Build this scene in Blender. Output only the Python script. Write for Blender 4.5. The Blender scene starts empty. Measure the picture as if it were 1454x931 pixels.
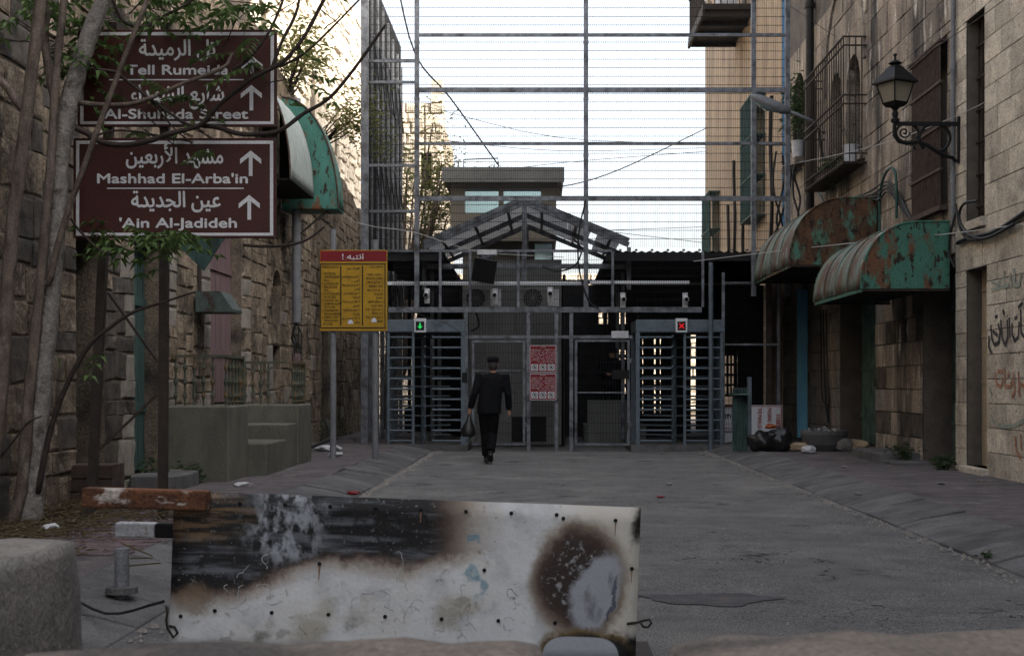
import bpy, bmesh, math, random, unicodedata
from mathutils import Vector, Matrix, noise
R = math.radians
random.seed(7)
sc = bpy.context.scene
col = sc.collection

# ---------------------------------------------------------------- camera, sky, sun, exposure
F, CX, CY, H = 1800.0, 769.0, 547.0, 1.27          # focal length in photo pixels, street vanishing point, eye height (m)
cam_d = bpy.data.cameras.new('camera'); cam = bpy.data.objects.new('camera', cam_d); col.objects.link(cam)
cam.location = (0, 0, H); cam.rotation_euler = (R(90), 0, 0)
cam_d.sensor_width = 36; cam_d.lens = 36 * F / 1454
cam_d.shift_x = (727 - CX) / 1454; cam_d.shift_y = (CY - 465.5) / 1454
cam_d.clip_start = 0.05; cam_d.clip_end = 3000
cam_d.dof.use_dof = True; cam_d.dof.focus_distance = 12.0; cam_d.dof.aperture_fstop = 7.0
sc.camera = cam
SUN_EL, SUN_AZ = 30.0, 115.0                        # azimuth clockwise from +Y (street axis)
w = bpy.data.worlds.new('World'); sc.world = w; w.use_nodes = True
nt = w.node_tree; bg = nt.nodes['Background']
sky = nt.nodes.new('ShaderNodeTexSky'); sky.sky_type = 'NISHITA'; sky.sun_disc = False
sky.sun_elevation = R(SUN_EL); sky.sun_rotation = R(SUN_AZ)
sky.air_density = 1.0; sky.dust_density = 6.0; sky.ozone_density = 1.0
hs = nt.nodes.new('ShaderNodeHueSaturation'); hs.inputs['Saturation'].default_value = 0.42; hs.inputs['Value'].default_value = 1.0
nt.links.new(sky.outputs[0], hs.inputs['Color']); nt.links.new(hs.outputs[0], bg.inputs['Color'])
bg.inputs['Strength'].default_value = 0.15
sd = bpy.data.lights.new('sun', 'SUN'); sd.energy = 2.4; sd.angle = R(0.5); sd.color = (1.0, 0.92, 0.80)
sun = bpy.data.objects.new('sun', sd); col.objects.link(sun)
ce = math.cos(R(SUN_EL))
to_sun = Vector((math.sin(R(SUN_AZ)) * ce, math.cos(R(SUN_AZ)) * ce, math.sin(R(SUN_EL))))
sun.rotation_euler = to_sun.to_track_quat('Z', 'Y').to_euler(); sun.location = (20, -10, 30)
sc.view_settings.view_transform = 'Standard'; sc.view_settings.look = 'None'
sc.view_settings.gamma = 1.0; sc.view_settings.use_curve_mapping = False
sc.view_settings.exposure = 2.0
sc.render.engine = 'CYCLES'; sc.cycles.use_denoising = True; sc.cycles.max_bounces = 5; sc.cycles.diffuse_bounces = 1
sc.cycles.transparent_max_bounces = 8

# ---------------------------------------------------------------- helpers
def at(px, py, d):
    return Vector(((px - CX) * d / F, d, H - (py - CY) * d / F))
ORG = {}
def tag(o, label=None, cat=None, group=None, kind=None):
    if label: o['label'] = label
    if cat: o['category'] = cat
    if group: o['group'] = group
    if kind: o['kind'] = kind
    return o
def thing(name, label, cat, loc=(0, 0, 0), group=None, rz=0.0):
    o = bpy.data.objects.new(name, None); col.objects.link(o); o.location = loc; o.empty_display_size = .1
    o.rotation_euler = (0, 0, rz)
    ORG[o.name] = Vector(loc)
    return tag(o, label, cat, group)
class MB:
    def __init__(s): s.v = []; s.f = []; s.m = []; s.mi = 0
    def face(s, *idx): s.f.append(tuple(idx)); s.m.append(s.mi)
    def quad(s, a, b, c, d):
        n = len(s.v); s.v += [tuple(a), tuple(b), tuple(c), tuple(d)]; s.face(n, n+1, n+2, n+3); return s
    def poly(s, pts):
        n = len(s.v); s.v += [tuple(p) for p in pts]; s.face(*range(n, n+len(pts))); return s
    def box(s, x0, x1, y0, y1, z0, z1):
        n = len(s.v)
        s.v += [(x0,y0,z0),(x1,y0,z0),(x1,y1,z0),(x0,y1,z0),(x0,y0,z1),(x1,y0,z1),(x1,y1,z1),(x0,y1,z1)]
        for q in ((3,2,1,0),(4,5,6,7),(0,1,5,4),(1,2,6,5),(2,3,7,6),(3,0,4,7)): s.face(*[n+i for i in q])
        return s
    def cbox(s, x0, x1, y0, y1, z0, z1, c=.01):
        # box with chamfered edges
        b = bmesh.new(); bmesh.ops.create_cube(b, size=1)
        bmesh.ops.scale(b, vec=(x1-x0, y1-y0, z1-z0), verts=b.verts)
        bmesh.ops.translate(b, vec=((x0+x1)/2, (y0+y1)/2, (z0+z1)/2), verts=b.verts)
        bmesh.ops.bevel(b, geom=b.edges[:], offset=c, segments=1, affect='EDGES')
        s.add_bm(b); return s
    def add_bm(s, b, M=None):
        n = len(s.v); b.verts.index_update()
        s.v += [tuple(M @ v.co if M else v.co) for v in b.verts]
        for f in b.faces: s.face(*[n+v.index for v in f.verts])
        b.free(); return s
    def bar(s, p, q, w, h=None, up=(0,0,1)):
        h = h or w; p = Vector(p); q = Vector(q); d = (q-p).normalized(); up = Vector(up)
        if abs(d.dot(up)) > .95: up = Vector((0,1,0))
        a = d.cross(up).normalized()*(w/2); b = a.normalized().cross(d).normalized()*(h/2)
        n = len(s.v)
        for e in (p, q): s.v += [tuple(e-a-b), tuple(e+a-b), tuple(e+a+b), tuple(e-a+b)]
        for g in ((0,3,2,1),(4,5,6,7),(0,1,5,4),(1,2,6,5),(2,3,7,6),(3,0,4,7)): s.face(*[n+i for i in g])
        return s
    def tube(s, pts, r, n=8, cap=True):
        pts = [Vector(p) for p in pts]; k = len(pts)
        rs = r if hasattr(r, '__len__') else [r]*k
        base = len(s.v); prev = None
        for i, p in enumerate(pts):
            d = (pts[min(i+1,k-1)] - pts[max(i-1,0)])
            d = d.normalized() if d.length > 1e-9 else Vector((0,0,1))
            if prev is None:
                a = d.cross(Vector((0,0,1)) if abs(d.z) < .9 else Vector((1,0,0))).normalized()
            else:
                a = (prev - d*prev.dot(d)); a = a.normalized() if a.length > 1e-6 else d.orthogonal().normalized()
            prev = a; b = d.cross(a)
            for j in range(n):
                t = 2*math.pi*j/n; s.v.append(tuple(p + (a*math.cos(t)+b*math.sin(t))*rs[i]))
        for i in range(k-1):
            for j in range(n):
                s.face(base+i*n+j, base+i*n+(j+1)%n, base+(i+1)*n+(j+1)%n, base+(i+1)*n+j)
        if cap:
            s.face(*[base+j for j in range(n)][::-1]); s.face(*[base+(k-1)*n+j for j in range(n)])
        return s
    def cyl(s, p, q, r, n=12): return s.tube([p, q], r, n)
    def lathe(s, prof, c=(0,0,0), n=16):
        base = len(s.v)
        for r, z in prof:
            for j in range(n):
                t = 2*math.pi*j/n; s.v.append((c[0]+r*math.cos(t), c[1]+r*math.sin(t), c[2]+z))
        for i in range(len(prof)-1):
            for j in range(n): s.face(base+i*n+j, base+i*n+(j+1)%n, base+(i+1)*n+(j+1)%n, base+(i+1)*n+j)
        s.face(*[base+j for j in range(n)][::-1]); s.face(*[base+(len(prof)-1)*n+j for j in range(n)])
        return s
    def prism(s, pts, vec):
        # extrude a polygon (list of 3D points) by vec
        pts = [Vector(p) for p in pts]; vec = Vector(vec); n = len(s.v); k = len(pts)
        s.v += [tuple(p) for p in pts] + [tuple(p+vec) for p in pts]
        s.face(*range(n+k-1, n-1, -1)); s.face(*range(n+k, n+2*k))
        for i in range(k): s.face(n+i, n+(i+1)%k, n+k+(i+1)%k, n+k+i)
        return s
    def build(s, name, mat, parent=None, smooth=False, local=False, bevel=0):
        o0 = ORG.get(parent.name, Vector()) if (parent and not local) else Vector()
        me = bpy.data.meshes.new(name)
        me.from_pydata([(x-o0.x, y-o0.y, z-o0.z) for x, y, z in s.v], [], s.f)
        mats = mat if isinstance(mat, (list, tuple)) else [mat]
        for m in mats: me.materials.append(m)
        if len(mats) > 1: me.polygons.foreach_set('material_index', s.m)
        if smooth: me.polygons.foreach_set('use_smooth', [True]*len(me.polygons))
        me.update()
        o = bpy.data.objects.new(name, me); col.objects.link(o)
        if parent: o.parent = parent; ORG[o.name] = Vector() if local else o0
        else: ORG[o.name] = Vector()
        if bevel:
            b = o.modifiers.new('bevel', 'BEVEL'); b.width = bevel; b.segments = 2; b.limit_method = 'ANGLE'
        return o
def copy_tree(o, parent=None):
    c = o.copy(); col.objects.link(c); c.parent = parent
    ORG[c.name] = ORG.get(o.name, Vector())
    for ch in list(o.children): copy_tree(ch, c)
    return c

# ---------------------------------------------------------------- materials (all procedural, world-position noise)
def pmat(name, c1, c2=None, scale=4.0, rough=.85, metal=0.0, bump=.25, bscale=30.0, c3=None, lo=.5, hi=.7, s3=1.5,
         rand=0.0, stretch=(1,1,1), spec=.25, c4=None, lo4=.62, hi4=.7, s4=9.0, contrast=(.35,.65), grain=.3, gscale=70.0, crack=0, ka=None):
    KA = ka or (1.8 if max(c1) > .05 else 1.0)      # overall albedo level
    c1, c2, c3, c4 = [tuple(min(.66, x*KA) for x in c) if c else None for c in (c1, c2, c3, c4)]
    m = bpy.data.materials.new(name); m.use_nodes = True; n = m.node_tree; L = n.links
    bs = n.nodes['Principled BSDF']; bs.inputs['Roughness'].default_value = rough; bs.inputs['Metallic'].default_value = metal
    bs.inputs['Specular IOR Level'].default_value = spec
    geo = n.nodes.new('ShaderNodeNewGeometry'); mp = n.nodes.new('ShaderNodeMapping'); mp.inputs['Scale'].default_value = stretch
    L.new(geo.outputs['Position'], mp.inputs['Vector'])
    def nz(sc_, det=5, src=None):
        t = n.nodes.new('ShaderNodeTexNoise'); t.inputs['Scale'].default_value = sc_; t.inputs['Detail'].default_value = det
        t.inputs['Roughness'].default_value = .62
        L.new((src or mp).outputs[0], t.inputs['Vector']); return t
    def ramp(t, a, b):
        r = n.nodes.new('ShaderNodeMapRange'); r.inputs['From Min'].default_value = a; r.inputs['From Max'].default_value = b
        L.new(t.outputs['Fac'], r.inputs['Value']); return r
    def mix(a, b, f):
        x = n.nodes.new('ShaderNodeMix'); x.data_type = 'RGBA'
        L.new(f, x.inputs['Factor'])
        for v, k in ((a, 6), (b, 7)):
            if isinstance(v, tuple): x.inputs[k].default_value = (*v, 1)
            else: L.new(v, x.inputs[k])
        return x.outputs[2]
    c2 = c2 or tuple(min(1, x*.72) for x in c1)
    t1 = nz(scale); outc = mix(c1, c2, ramp(t1, *contrast).outputs[0])
    if c3: outc = mix(outc, c3, ramp(nz(s3, 8), lo, hi).outputs[0])
    if c4: outc = mix(outc, c4, ramp(nz(s4, 6), lo4, hi4).outputs[0])
    if crack:
        ck = nz(1.3, 3, geo); ab = n.nodes.new('ShaderNodeMath'); ab.operation = 'SUBTRACT'; ab.inputs[1].default_value = .5; L.new(ck.outputs['Fac'], ab.inputs[0])
        ab2 = n.nodes.new('ShaderNodeMath'); ab2.operation = 'ABSOLUTE'; L.new(ab.outputs[0], ab2.inputs[0])
        r1 = n.nodes.new('ShaderNodeMapRange'); r1.inputs['From Min'].default_value = .005; r1.inputs['From Max'].default_value = .0015; L.new(ab2.outputs[0], r1.inputs['Value'])
        mk = ramp(nz(.6, 2, geo), .5, .56); mm = n.nodes.new('ShaderNodeMath'); mm.operation = 'MULTIPLY'; L.new(r1.outputs[0], mm.inputs[0]); L.new(mk.outputs[0], mm.inputs[1])
        outc = mix(outc, (.015,.014,.014), mm.outputs[0])
    if grain:
        gr = nz(gscale, 4, geo); g_ = n.nodes.new('ShaderNodeMapRange'); g_.inputs['From Min'].default_value = .32; g_.inputs['From Max'].default_value = .68
        g_.inputs['To Min'].default_value = 1-grain; g_.inputs['To Max'].default_value = 1+grain
        L.new(gr.outputs['Fac'], g_.inputs['Value']); hg = n.nodes.new('ShaderNodeHueSaturation'); L.new(g_.outputs[0], hg.inputs['Value']); L.new(outc, hg.inputs['Color']); outc = hg.outputs[0]
    if rand:
        oi = n.nodes.new('ShaderNodeObjectInfo'); h_ = n.nodes.new('ShaderNodeHueSaturation')
        mr = n.nodes.new('ShaderNodeMapRange'); mr.inputs['To Min'].default_value = 1-rand; mr.inputs['To Max'].default_value = 1+rand
        L.new(oi.outputs['Random'], mr.inputs['Value']); L.new(mr.outputs[0], h_.inputs['Value']); L.new(outc, h_.inputs['Color']); outc = h_.outputs[0]
    L.new(outc, bs.inputs['Base Color'])
    if bump:
        bt = nz(bscale, 6, geo if False else mp); bn = n.nodes.new('ShaderNodeBump'); bn.inputs['Strength'].default_value = bump; bn.inputs['Distance'].default_value = .02
        L.new(bt.outputs['Fac'], bn.inputs['Height']); L.new(bn.outputs[0], bs.inputs['Normal'])
    return m
def flat(name, c, rough=.6, metal=0.0, spec=.3):
    m = bpy.data.materials.new(name); m.use_nodes = True; b = m.node_tree.nodes['Principled BSDF']
    b.inputs['Base Color'].default_value = (*c, 1); b.inputs['Roughness'].default_value = rough; b.inputs['Metallic'].default_value = metal
    b.inputs['Specular IOR Level'].default_value = spec
    return m
def glow(name, c, k):
    m = flat(name, (0,0,0)); b = m.node_tree.nodes['Principled BSDF']; b.inputs['Emission Color'].default_value = (*c, 1); b.inputs['Emission Strength'].default_value = k
    return m
M = {}
M['asphalt'] = pmat('asphalt', (.112,.109,.106), (.085,.083,.081), 3.0, .9, 0, .9, 110, c3=(.142,.136,.126), lo=.48, hi=.68, s3=.9, c4=(.03,.029,.029), lo4=.60, hi4=.72, s4=1.5, spec=.2, grain=.75, gscale=95, crack=1)
M['earth'] = pmat('earth', (.10,.085,.07), (.07,.06,.05), 2)
M['kerb'] = pmat('kerb_concrete', (.083,.080,.079), (.057,.055,.054), 3, .9, 0, .4, 50, c3=(.035,.034,.034), lo=.5, hi=.8, s3=1.5, rand=.15)
M['paver'] = pmat('red_paver', (.092,.063,.063), (.065,.053,.056), 5, .9, 0, .4, 60, c3=(.041,.037,.037), lo=.5, hi=.75, s3=1.2, rand=.25)
M['sidewalk'] = pmat('sidewalk_brick', (.088,.073,.073), (.058,.053,.055), 6, .9, 0, .6, 40, c3=(.04,.037,.037), lo=.48, hi=.70, s3=1.4, c4=(.12,.113,.106), lo4=.58, hi4=.72, s4=2.4, grain=.5, gscale=80)
M['rubble'] = pmat('rubble_stone', (.165,.13,.094), (.075,.059,.045), 5.0, .92, 0, 1.0, 18, c3=(.022,.019,.017), lo=.50, hi=.66, s3=1.3, rand=.28, spec=.12, c4=(.25,.212,.16), lo4=.58, hi4=.70, s4=4, grain=.5, gscale=38)
M['mortar'] = pmat('dark_mortar', (.115,.092,.069), (.065,.053,.042), 6, .95, 0, .8, 25, grain=.45, gscale=40, c3=(.025,.022,.02), lo=.52, hi=.68, s3=1.3)
M['sootstone'] = pmat('soot_stone', (.07,.06,.05), (.025,.022,.02), 4, .92, 0, .7, 16, c3=(.12,.105,.085), lo=.58, hi=.75, s3=2.5, rand=.25)
M['jamb'] = pmat('dressed_stone', (.176,.156,.132), (.121,.108,.092), 5, .9, 0, .35, 30, c3=(.061,.055,.048), lo=.52, hi=.8, s3=1.6, rand=.14)
M['ashlar'] = pmat('pale_ashlar', (.38,.328,.262), (.28,.242,.195), 6, .9, 0, .6, 30, c3=(.11,.093,.077), lo=.53, hi=.75, s3=1.2, rand=.17, c4=(.12,.10,.083), lo4=.62, hi4=.68, s4=14, grain=.35, gscale=50)
M['ashlar_gap'] = pmat('ashlar_joint', (.09,.076,.062), None, 6)
M['oldstone'] = pmat('weathered_wall', (.225,.185,.145), (.118,.098,.079), 3.4, .92, 0, 1.0, 18, c3=(.034,.031,.028), lo=.48, hi=.64, s3=1.1, rand=.13, stretch=(1,1,.24), c4=(.34,.31,.27), lo4=.57, hi4=.68, s4=5, grain=.5, gscale=42)
M['oldgap'] = pmat('weathered_joint', (.075,.063,.052), (.05,.042,.036), 3)
M['tan'] = pmat('tan_plaster', (.27,.205,.143), (.19,.146,.104), 1.6, .92, 0, .3, 30, c3=(.09,.07,.054), lo=.50, hi=.76, s3=1.2, stretch=(1,1,.2))
M['cream'] = pmat('sunlit_limestone', (.33,.285,.225), (.22,.19,.15), 3, .92, 0, .6, 14, c3=(.12,.10,.075), lo=.52, hi=.70, s3=2, rand=.25, grain=.4, gscale=30)
M['creamgap'] = pmat('limestone_joint', (.12,.10,.075), None, 5)
M['steel'] = pmat('galvanised_steel', (.119,.126,.137), (.067,.070,.077), 9, .5, .5, .15, 40, c3=(.032,.032,.034), lo=.48, hi=.66, s3=3.5, spec=.35)
M['brightsteel'] = pmat('clean_galvanised_steel', (.45,.47,.49), (.33,.35,.37), 6, .4, .4, .1, 40)
M['mesh'] = pmat('mesh_wire', (.035,.036,.039), (.022,.022,.023), 9, .7, .0, 0, spec=.1)
M['bluesteel'] = pmat('blue_grey_paint', (.077,.095,.110), (.059,.074,.086), 4, .5, .2, .12, 50, c3=(.041,.043,.047), lo=.56, hi=.75, s3=3)
M['sheet'] = pmat('roof_sheet', (.40,.43,.46), (.30,.32,.34), 3, .6, .0, .1, 30)
M['darkroof'] = pmat('dark_roof_sheet', (.025,.025,.026), (.015,.015,.016), 3, .7, .2, .1, 30)
M['booth'] = pmat('booth_panel', (.106,.105,.096), (.084,.083,.078), 1.2, .6, .1, .1, 30, c3=(.057,.057,.057), lo=.55, hi=.8, s3=1.4)
M['tower'] = pmat('tower_panel', (.142,.123,.095), (.109,.095,.076), 1.5, .7, .1, .12, 30)
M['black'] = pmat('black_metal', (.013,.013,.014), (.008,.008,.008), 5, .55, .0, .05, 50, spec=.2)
M['iron'] = pmat('wrought_iron', (.035,.03,.028), (.06,.045,.035), 8, .7, .3, .2, 60)
M['rustiron'] = pmat('rusty_grille', (.062,.044,.037), (.036,.027,.023), 8, .8, .2, .3, 60)
M['greenpaint'] = pmat('rusty_green_awning', (.04,.115,.083), (.03,.088,.065), 5, .6, .15, .3, 40, c3=(.09,.042,.022), lo=.53, hi=.60, s3=5, c4=(.018,.011,.008), lo4=.56, hi4=.61, s4=13, spec=.3, grain=.4, stretch=(1,1,.45))
M['rustgreen'] = pmat('very_rusty_awning', (.075,.038,.02), (.035,.021,.014), 6, .75, .1, .35, 40, c3=(.05,.12,.085), lo=.50, hi=.60, s3=4, c4=(.016,.01,.008), lo4=.55, hi4=.62, s4=12, grain=.45, stretch=(1,1,.45))
M['fadegreen'] = pmat('faded_awning_skin', (.10,.135,.115), (.07,.085,.073), 4, .7, .1, .25, 40, c3=(.075,.045,.032), lo=.44, hi=.56, s3=3, stretch=(1,1,.35), c4=(.22,.235,.22), lo4=.60, hi4=.70, s4=7, grain=.4)
M['fadewhite'] = pmat('faded_white_awning_skin', (.252,.264,.252), (.150,.180,.168), 9, .7, .1, .2, 40, stretch=(2,2,.3))
M['tealdoor'] = pmat('teal_door', (.035,.066,.060), (.024,.047,.043), 5, .7, 0, .2, 40, c3=(.016,.022,.02), lo=.5, hi=.7, s3=3, stretch=(2,2,.3))
M['darkgreen'] = pmat('dark_green_door', (.07,.112,.096), (.04,.066,.058), 4, .65, 0, .2, 40, c3=(.02,.028,.026), lo=.5, hi=.7, s3=2.5)
M['bluedoor'] = pmat('blue_door', (.12,.30,.52), (.09,.235,.42), 5, .6, 0, .15, 40, stretch=(2,2,.4))
M['pinkdoor'] = pmat('mauve_door', (.120,.081,.084), (.090,.060,.063), 5, .7, 0, .15, 40, stretch=(2,2,.3))
M['creamdoor'] = pmat('cream_door', (.273,.211,.136), (.223,.174,.115), 5, .7, 0, .15, 40)
M['concrete'] = pmat('stoop_concrete', (.090,.087,.068), (.058,.057,.048), 3, .92, 0, .4, 40, c3=(.138,.131,.112), lo=.58, hi=.78, s3=1.5, stretch=(1,1,.5))
M['block'] = pmat('block_concrete', (.17,.155,.137), (.12,.11,.10), 5, .92, 0, .6, 30, c3=(.07,.063,.057), lo=.54, hi=.75, s3=2.2)
M['bark'] = pmat('grey_bark', (.088,.068,.056), (.042,.033,.028), 14, .9, 0, 1.0, 26, stretch=(1,1,.4), c3=(.15,.132,.118), lo=.57, hi=.74, s3=5)
M['palebark'] = pmat('pale_bark', (.14,.13,.12), (.08,.073,.067), 14, .9, 0, 1.0, 26, c3=(.05,.042,.037), lo=.55, hi=.67, s3=8)
M['twig'] = pmat('twig_bark', (.05,.037,.032), (.028,.022,.019), 12, .85, 0, .4, 60)
M['brown'] = pmat('brown_sign_face', (.046,.0125,.0095), (.038,.0105,.008), 4, .5, 0, .06, 30, c3=(.025,.009,.007), lo=.6, hi=.8, s3=3, spec=.3, ka=1.3)
M['signwhite'] = pmat('sign_white', (.431,.431,.458), (.347,.347,.370), 7, .55, 0, 0, 30, grain=.15)
M['red'] = pmat('sign_red', (.125,.009,.012), (.098,.007,.009), 5, .5, 0, .05, 30, c3=(.187,.070,.070), lo=.68, hi=.74, s3=5)
M['yellow'] = pmat('sign_yellow', (.26,.15,.012), (.215,.122,.010), 3, .5, 0, .05, 30, c3=(.14,.07,.012), lo=.6, hi=.8, s3=4)
M['inkblack'] = flat('print_black', (.012,.012,.013), .6)
M['inkred'] = flat('print_red', (.30,.03,.03), .6)
M['inkdim'] = flat('print_dark_ink', (.05,.04,.03), .6)
M['greypipe'] = pmat('grey_pipe', (.124,.127,.133), (.093,.096,.102), 5, .55, .1, .08, 30)
M['blackpipe'] = pmat('black_pipe', (.028,.024,.022), (.018,.016,.015), 5, .5, .1, .08, 30)
M['cable'] = flat('black_cable', (.02,.02,.021), .55)
M['greycable'] = flat('grey_cable', (.16,.16,.16), .6)
M['greencable'] = flat('green_hose', (.02,.07,.055), .55)
M['whitewire'] = flat('pale_wire', (.45,.44,.42), .6)
M['coat'] = pmat('dark_coat', (.012,.013,.015), (.008,.008,.010), 14, .9, 0, .5, 9, spec=.12)
M['trousers'] = pmat('black_trousers', (.009,.009,.010), (.006,.006,.007), 14, .9, 0, .5, 9, spec=.1)
M['skin'] = pmat('skin', (.30,.17,.12), (.26,.14,.10), 20, .6, 0, .05, 80)
M['hair'] = flat('grey_hair', (.05,.045,.042), .8)
M['shoe'] = flat('shoe_leather', (.012,.012,.012), .45)
M['plastic'] = flat('black_plastic_bag', (.014,.014,.015), .35, 0, .5)
M['whiteplastic'] = pmat('white_plastic', (.341,.341,.347), (.260,.260,.267), 8, .5, 0, .1, 30)
M['shadeblack'] = pmat('awning_shade_black', (.014,.013,.010), None, 4, .9)  # near-black colour stands for the shade inside the awnings
def leafmat(name, c1, c2):
    m = pmat(name, c1, c2, 9, .6, 0, 0, 30, contrast=(.3,.7), spec=.3)
    n = m.node_tree; bs = n.nodes['Principled BSDF']; src = bs.inputs['Base Color'].links[0].from_socket
    tr = n.nodes.new('ShaderNodeBsdfTranslucent'); n.links.new(src, tr.inputs['Color'])
    mx = n.nodes.new('ShaderNodeMixShader'); mx.inputs[0].default_value = .35
    n.links.new(bs.outputs[0], mx.inputs[1]); n.links.new(tr.outputs[0], mx.inputs[2])
    n.links.new(mx.outputs[0], n.nodes['Material Output'].inputs['Surface']); return m
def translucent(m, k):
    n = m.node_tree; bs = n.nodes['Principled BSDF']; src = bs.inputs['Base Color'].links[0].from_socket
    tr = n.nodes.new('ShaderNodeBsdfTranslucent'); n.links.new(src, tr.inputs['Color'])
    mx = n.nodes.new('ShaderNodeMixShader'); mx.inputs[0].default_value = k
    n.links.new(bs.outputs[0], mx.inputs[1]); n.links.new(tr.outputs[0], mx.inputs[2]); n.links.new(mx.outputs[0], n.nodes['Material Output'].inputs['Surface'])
translucent(M['sheet'], .25)        # translucency added to brighten the shaded underside of the roof sheets
M['leaf'] = leafmat('ailanthus_leaf', (.032,.065,.022), (.07,.10,.028))
M['olive'] = leafmat('olive_leaf', (.075,.09,.032), (.12,.12,.045))
M['darkleaf'] = leafmat('dark_leaf', (.03,.055,.025), (.05,.07,.03))
M['dryleaf'] = leafmat('dry_leaf', (.10,.075,.04), (.06,.05,.03))

# ---------------------------------------------------------------- ground, road, kerbs, pavements
XL, XR = -4.5, 5.6                  # faces of the buildings left and right of the street
KL, KR = -2.1, 3.2                  # feet of the kerbs
def sheet(name, x0, x1, y0, y1, z, mat, nx=1, ny=1, amp=0):
    b = MB()
    for j in range(ny+1):
        for i in range(nx+1):
            x = x0+(x1-x0)*i/nx; y = y0+(y1-y0)*j/ny
            b.v.append((x, y, z + (amp*noise.noise((x*.5, y*.35, z)) if amp else 0)))
    for j in range(ny):
        for i in range(nx):
            a = j*(nx+1)+i; b.face(a, a+1, a+nx+2, a+nx+1)
    return tag(b.build(name, mat, smooth=True), kind='structure')
sheet('ground', -900, 900, -900, 900, -.06, M['earth'])
sheet('road', KL-.05, KR+.05, -12, 58, 0.0, M['asphalt'], 40, 200, .018)
KW, KH = .62, .13
sheet('pavement_right', KR+KW-.02, XR+.4, -12, 40, KH, M['sidewalk'], 12, 120, .03)
pvl = sheet('pavement_left', -5.0, KL-KW+.02, -12, 40, KH, M['sidewalk'], 12, 120, .02)
def kerb_run(name, x, sgn, y0, y1):
    root = tag(bpy.data.objects.new(name, None), kind='structure'); col.objects.link(root); ORG[root.name] = Vector()
    L = .6; base = None; k = 0; y = y0
    b = MB(); g = .006
    b.prism([(0,0,-.05), (0,0,.012), (sgn*KW*.35,0,KH*.55), (sgn*KW,0,KH+.012), (sgn*KW,0,-.05)], (0,L-g,0))
    while y < y1:
        if base is None: o = base = b.build('kerb_stone', M['kerb'], root, local=True, bevel=.012)
        else:
            o = base.copy(); col.objects.link(o); o.parent = root
        o.location = (x+random.uniform(-.006,.006), y, random.uniform(-.01,.008)); o.rotation_euler = (0, random.uniform(-.02,.02), random.uniform(-.01,.01)); y += L
    return root
kerb_run('kerb_right', KR, 1, 1.2, 40)
kerb_run('kerb_left', KL, -1, 1.2, 40)
# pavers one by one where the near left pavement shows them
pb = MB(); pb.cbox(0, .195, 0, .095, -.06, .012, .006); first = None; row = 0; y = 8.4
while y < 12.4:
    x = -4.45 + (.1 if row % 2 else 0)
    while x < KL-KW-.2:
        if y < 10.2 or random.random() < .25:
            if first is None: o = first = pb.build('paver', M['paver'], pvl, local=True)
            else: o = first.copy(); col.objects.link(o); o.parent = pvl
            o.location = (x, y, KH+.012+random.uniform(-.006,.006)); o.rotation_euler = (random.uniform(-.02,.02), random.uniform(-.02,.02), 0)
        x += .2
    y += .1; row += 1
# dark oval tar patch in the road
b = MB(); rp = [(.38+.05*math.sin(3*a)+.04*math.cos(5*a)+.03*math.sin(8*a), a) for a in [2*math.pi*i/40 for i in range(40)]]
b.poly([(1.0+r_*math.cos(a), 7.5+r_*.55*math.sin(a), .018*noise.noise(((1.0+r_*math.cos(a))*.5, (7.5+r_*.55*math.sin(a))*.35, 0))+.005) for r_, a in rp]); M['tar'] = pmat('tar_patch', (.06,.058,.06), (.035,.034,.035), 5, .8, 0, .6, 90, c3=(.09,.06,.045), lo=.58, hi=.66, s3=4, grain=.5, gscale=100)
tag(b.build('road_patch', M['tar']), kind='structure')

# ---------------------------------------------------------------- masonry
STONE = []
def stone_meshes():
    rnd = random.Random(3)
    for k in range(12):
        rough = k < 6
        b = MB(); c = .05 if rough else .035; j = .10 if rough else .01
        b.v += [(-.5,0,-.5),(.5,0,-.5),(.5,0,.5),(-.5,0,.5)]
        mid = []
        for sx, sz in ((-1,-1),(0,-1),(1,-1),(1,0),(1,1),(0,1),(-1,1),(-1,0)):
            mid.append((sx*(.5-rnd.uniform(0,j)), .62 if rough else .85, sz*(.5-rnd.uniform(0,j))))
        fr = [(x*(1-2*c)+rnd.uniform(-j,j)*.4, 1+rnd.uniform(-.45,.2)*(1 if rough else .15), z*(1-2*c)+rnd.uniform(-j,j)*.4) for x, y, z in mid]
        n0 = 4; b.v += mid; n1 = n0+8; b.v += fr; n2 = n1+8; b.v.append((rnd.uniform(-.1,.1), 1+(rnd.uniform(-.35,.2) if rough else 0), rnd.uniform(-.1,.1)))
        cr = [0,None,1,None,2,None,3,None]
        for q, (a, m1, b2) in enumerate(((0,1,1),(1,3,2),(2,5,3),(3,7,0))):
            i0 = {0:0,1:2,2:4,3:6}[q]; i1 = (i0+1)%8; i2 = (i0+2)%8
            b.face(a, b2, n0+i2, n0+i1, n0+i0)
        for i in range(8):
            b.face(n0+i, n0+(i+1)%8, n1+(i+1)%8, n1+i); b.face(n1+i, n1+(i+1)%8, n2)
        b.f = [tuple(f[::-1]) for f in b.f]
        me = bpy.data.meshes.new('stone'); me.from_pydata(b.v, [], b.f); me.update(); STONE.append(me)
stone_meshes()
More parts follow.
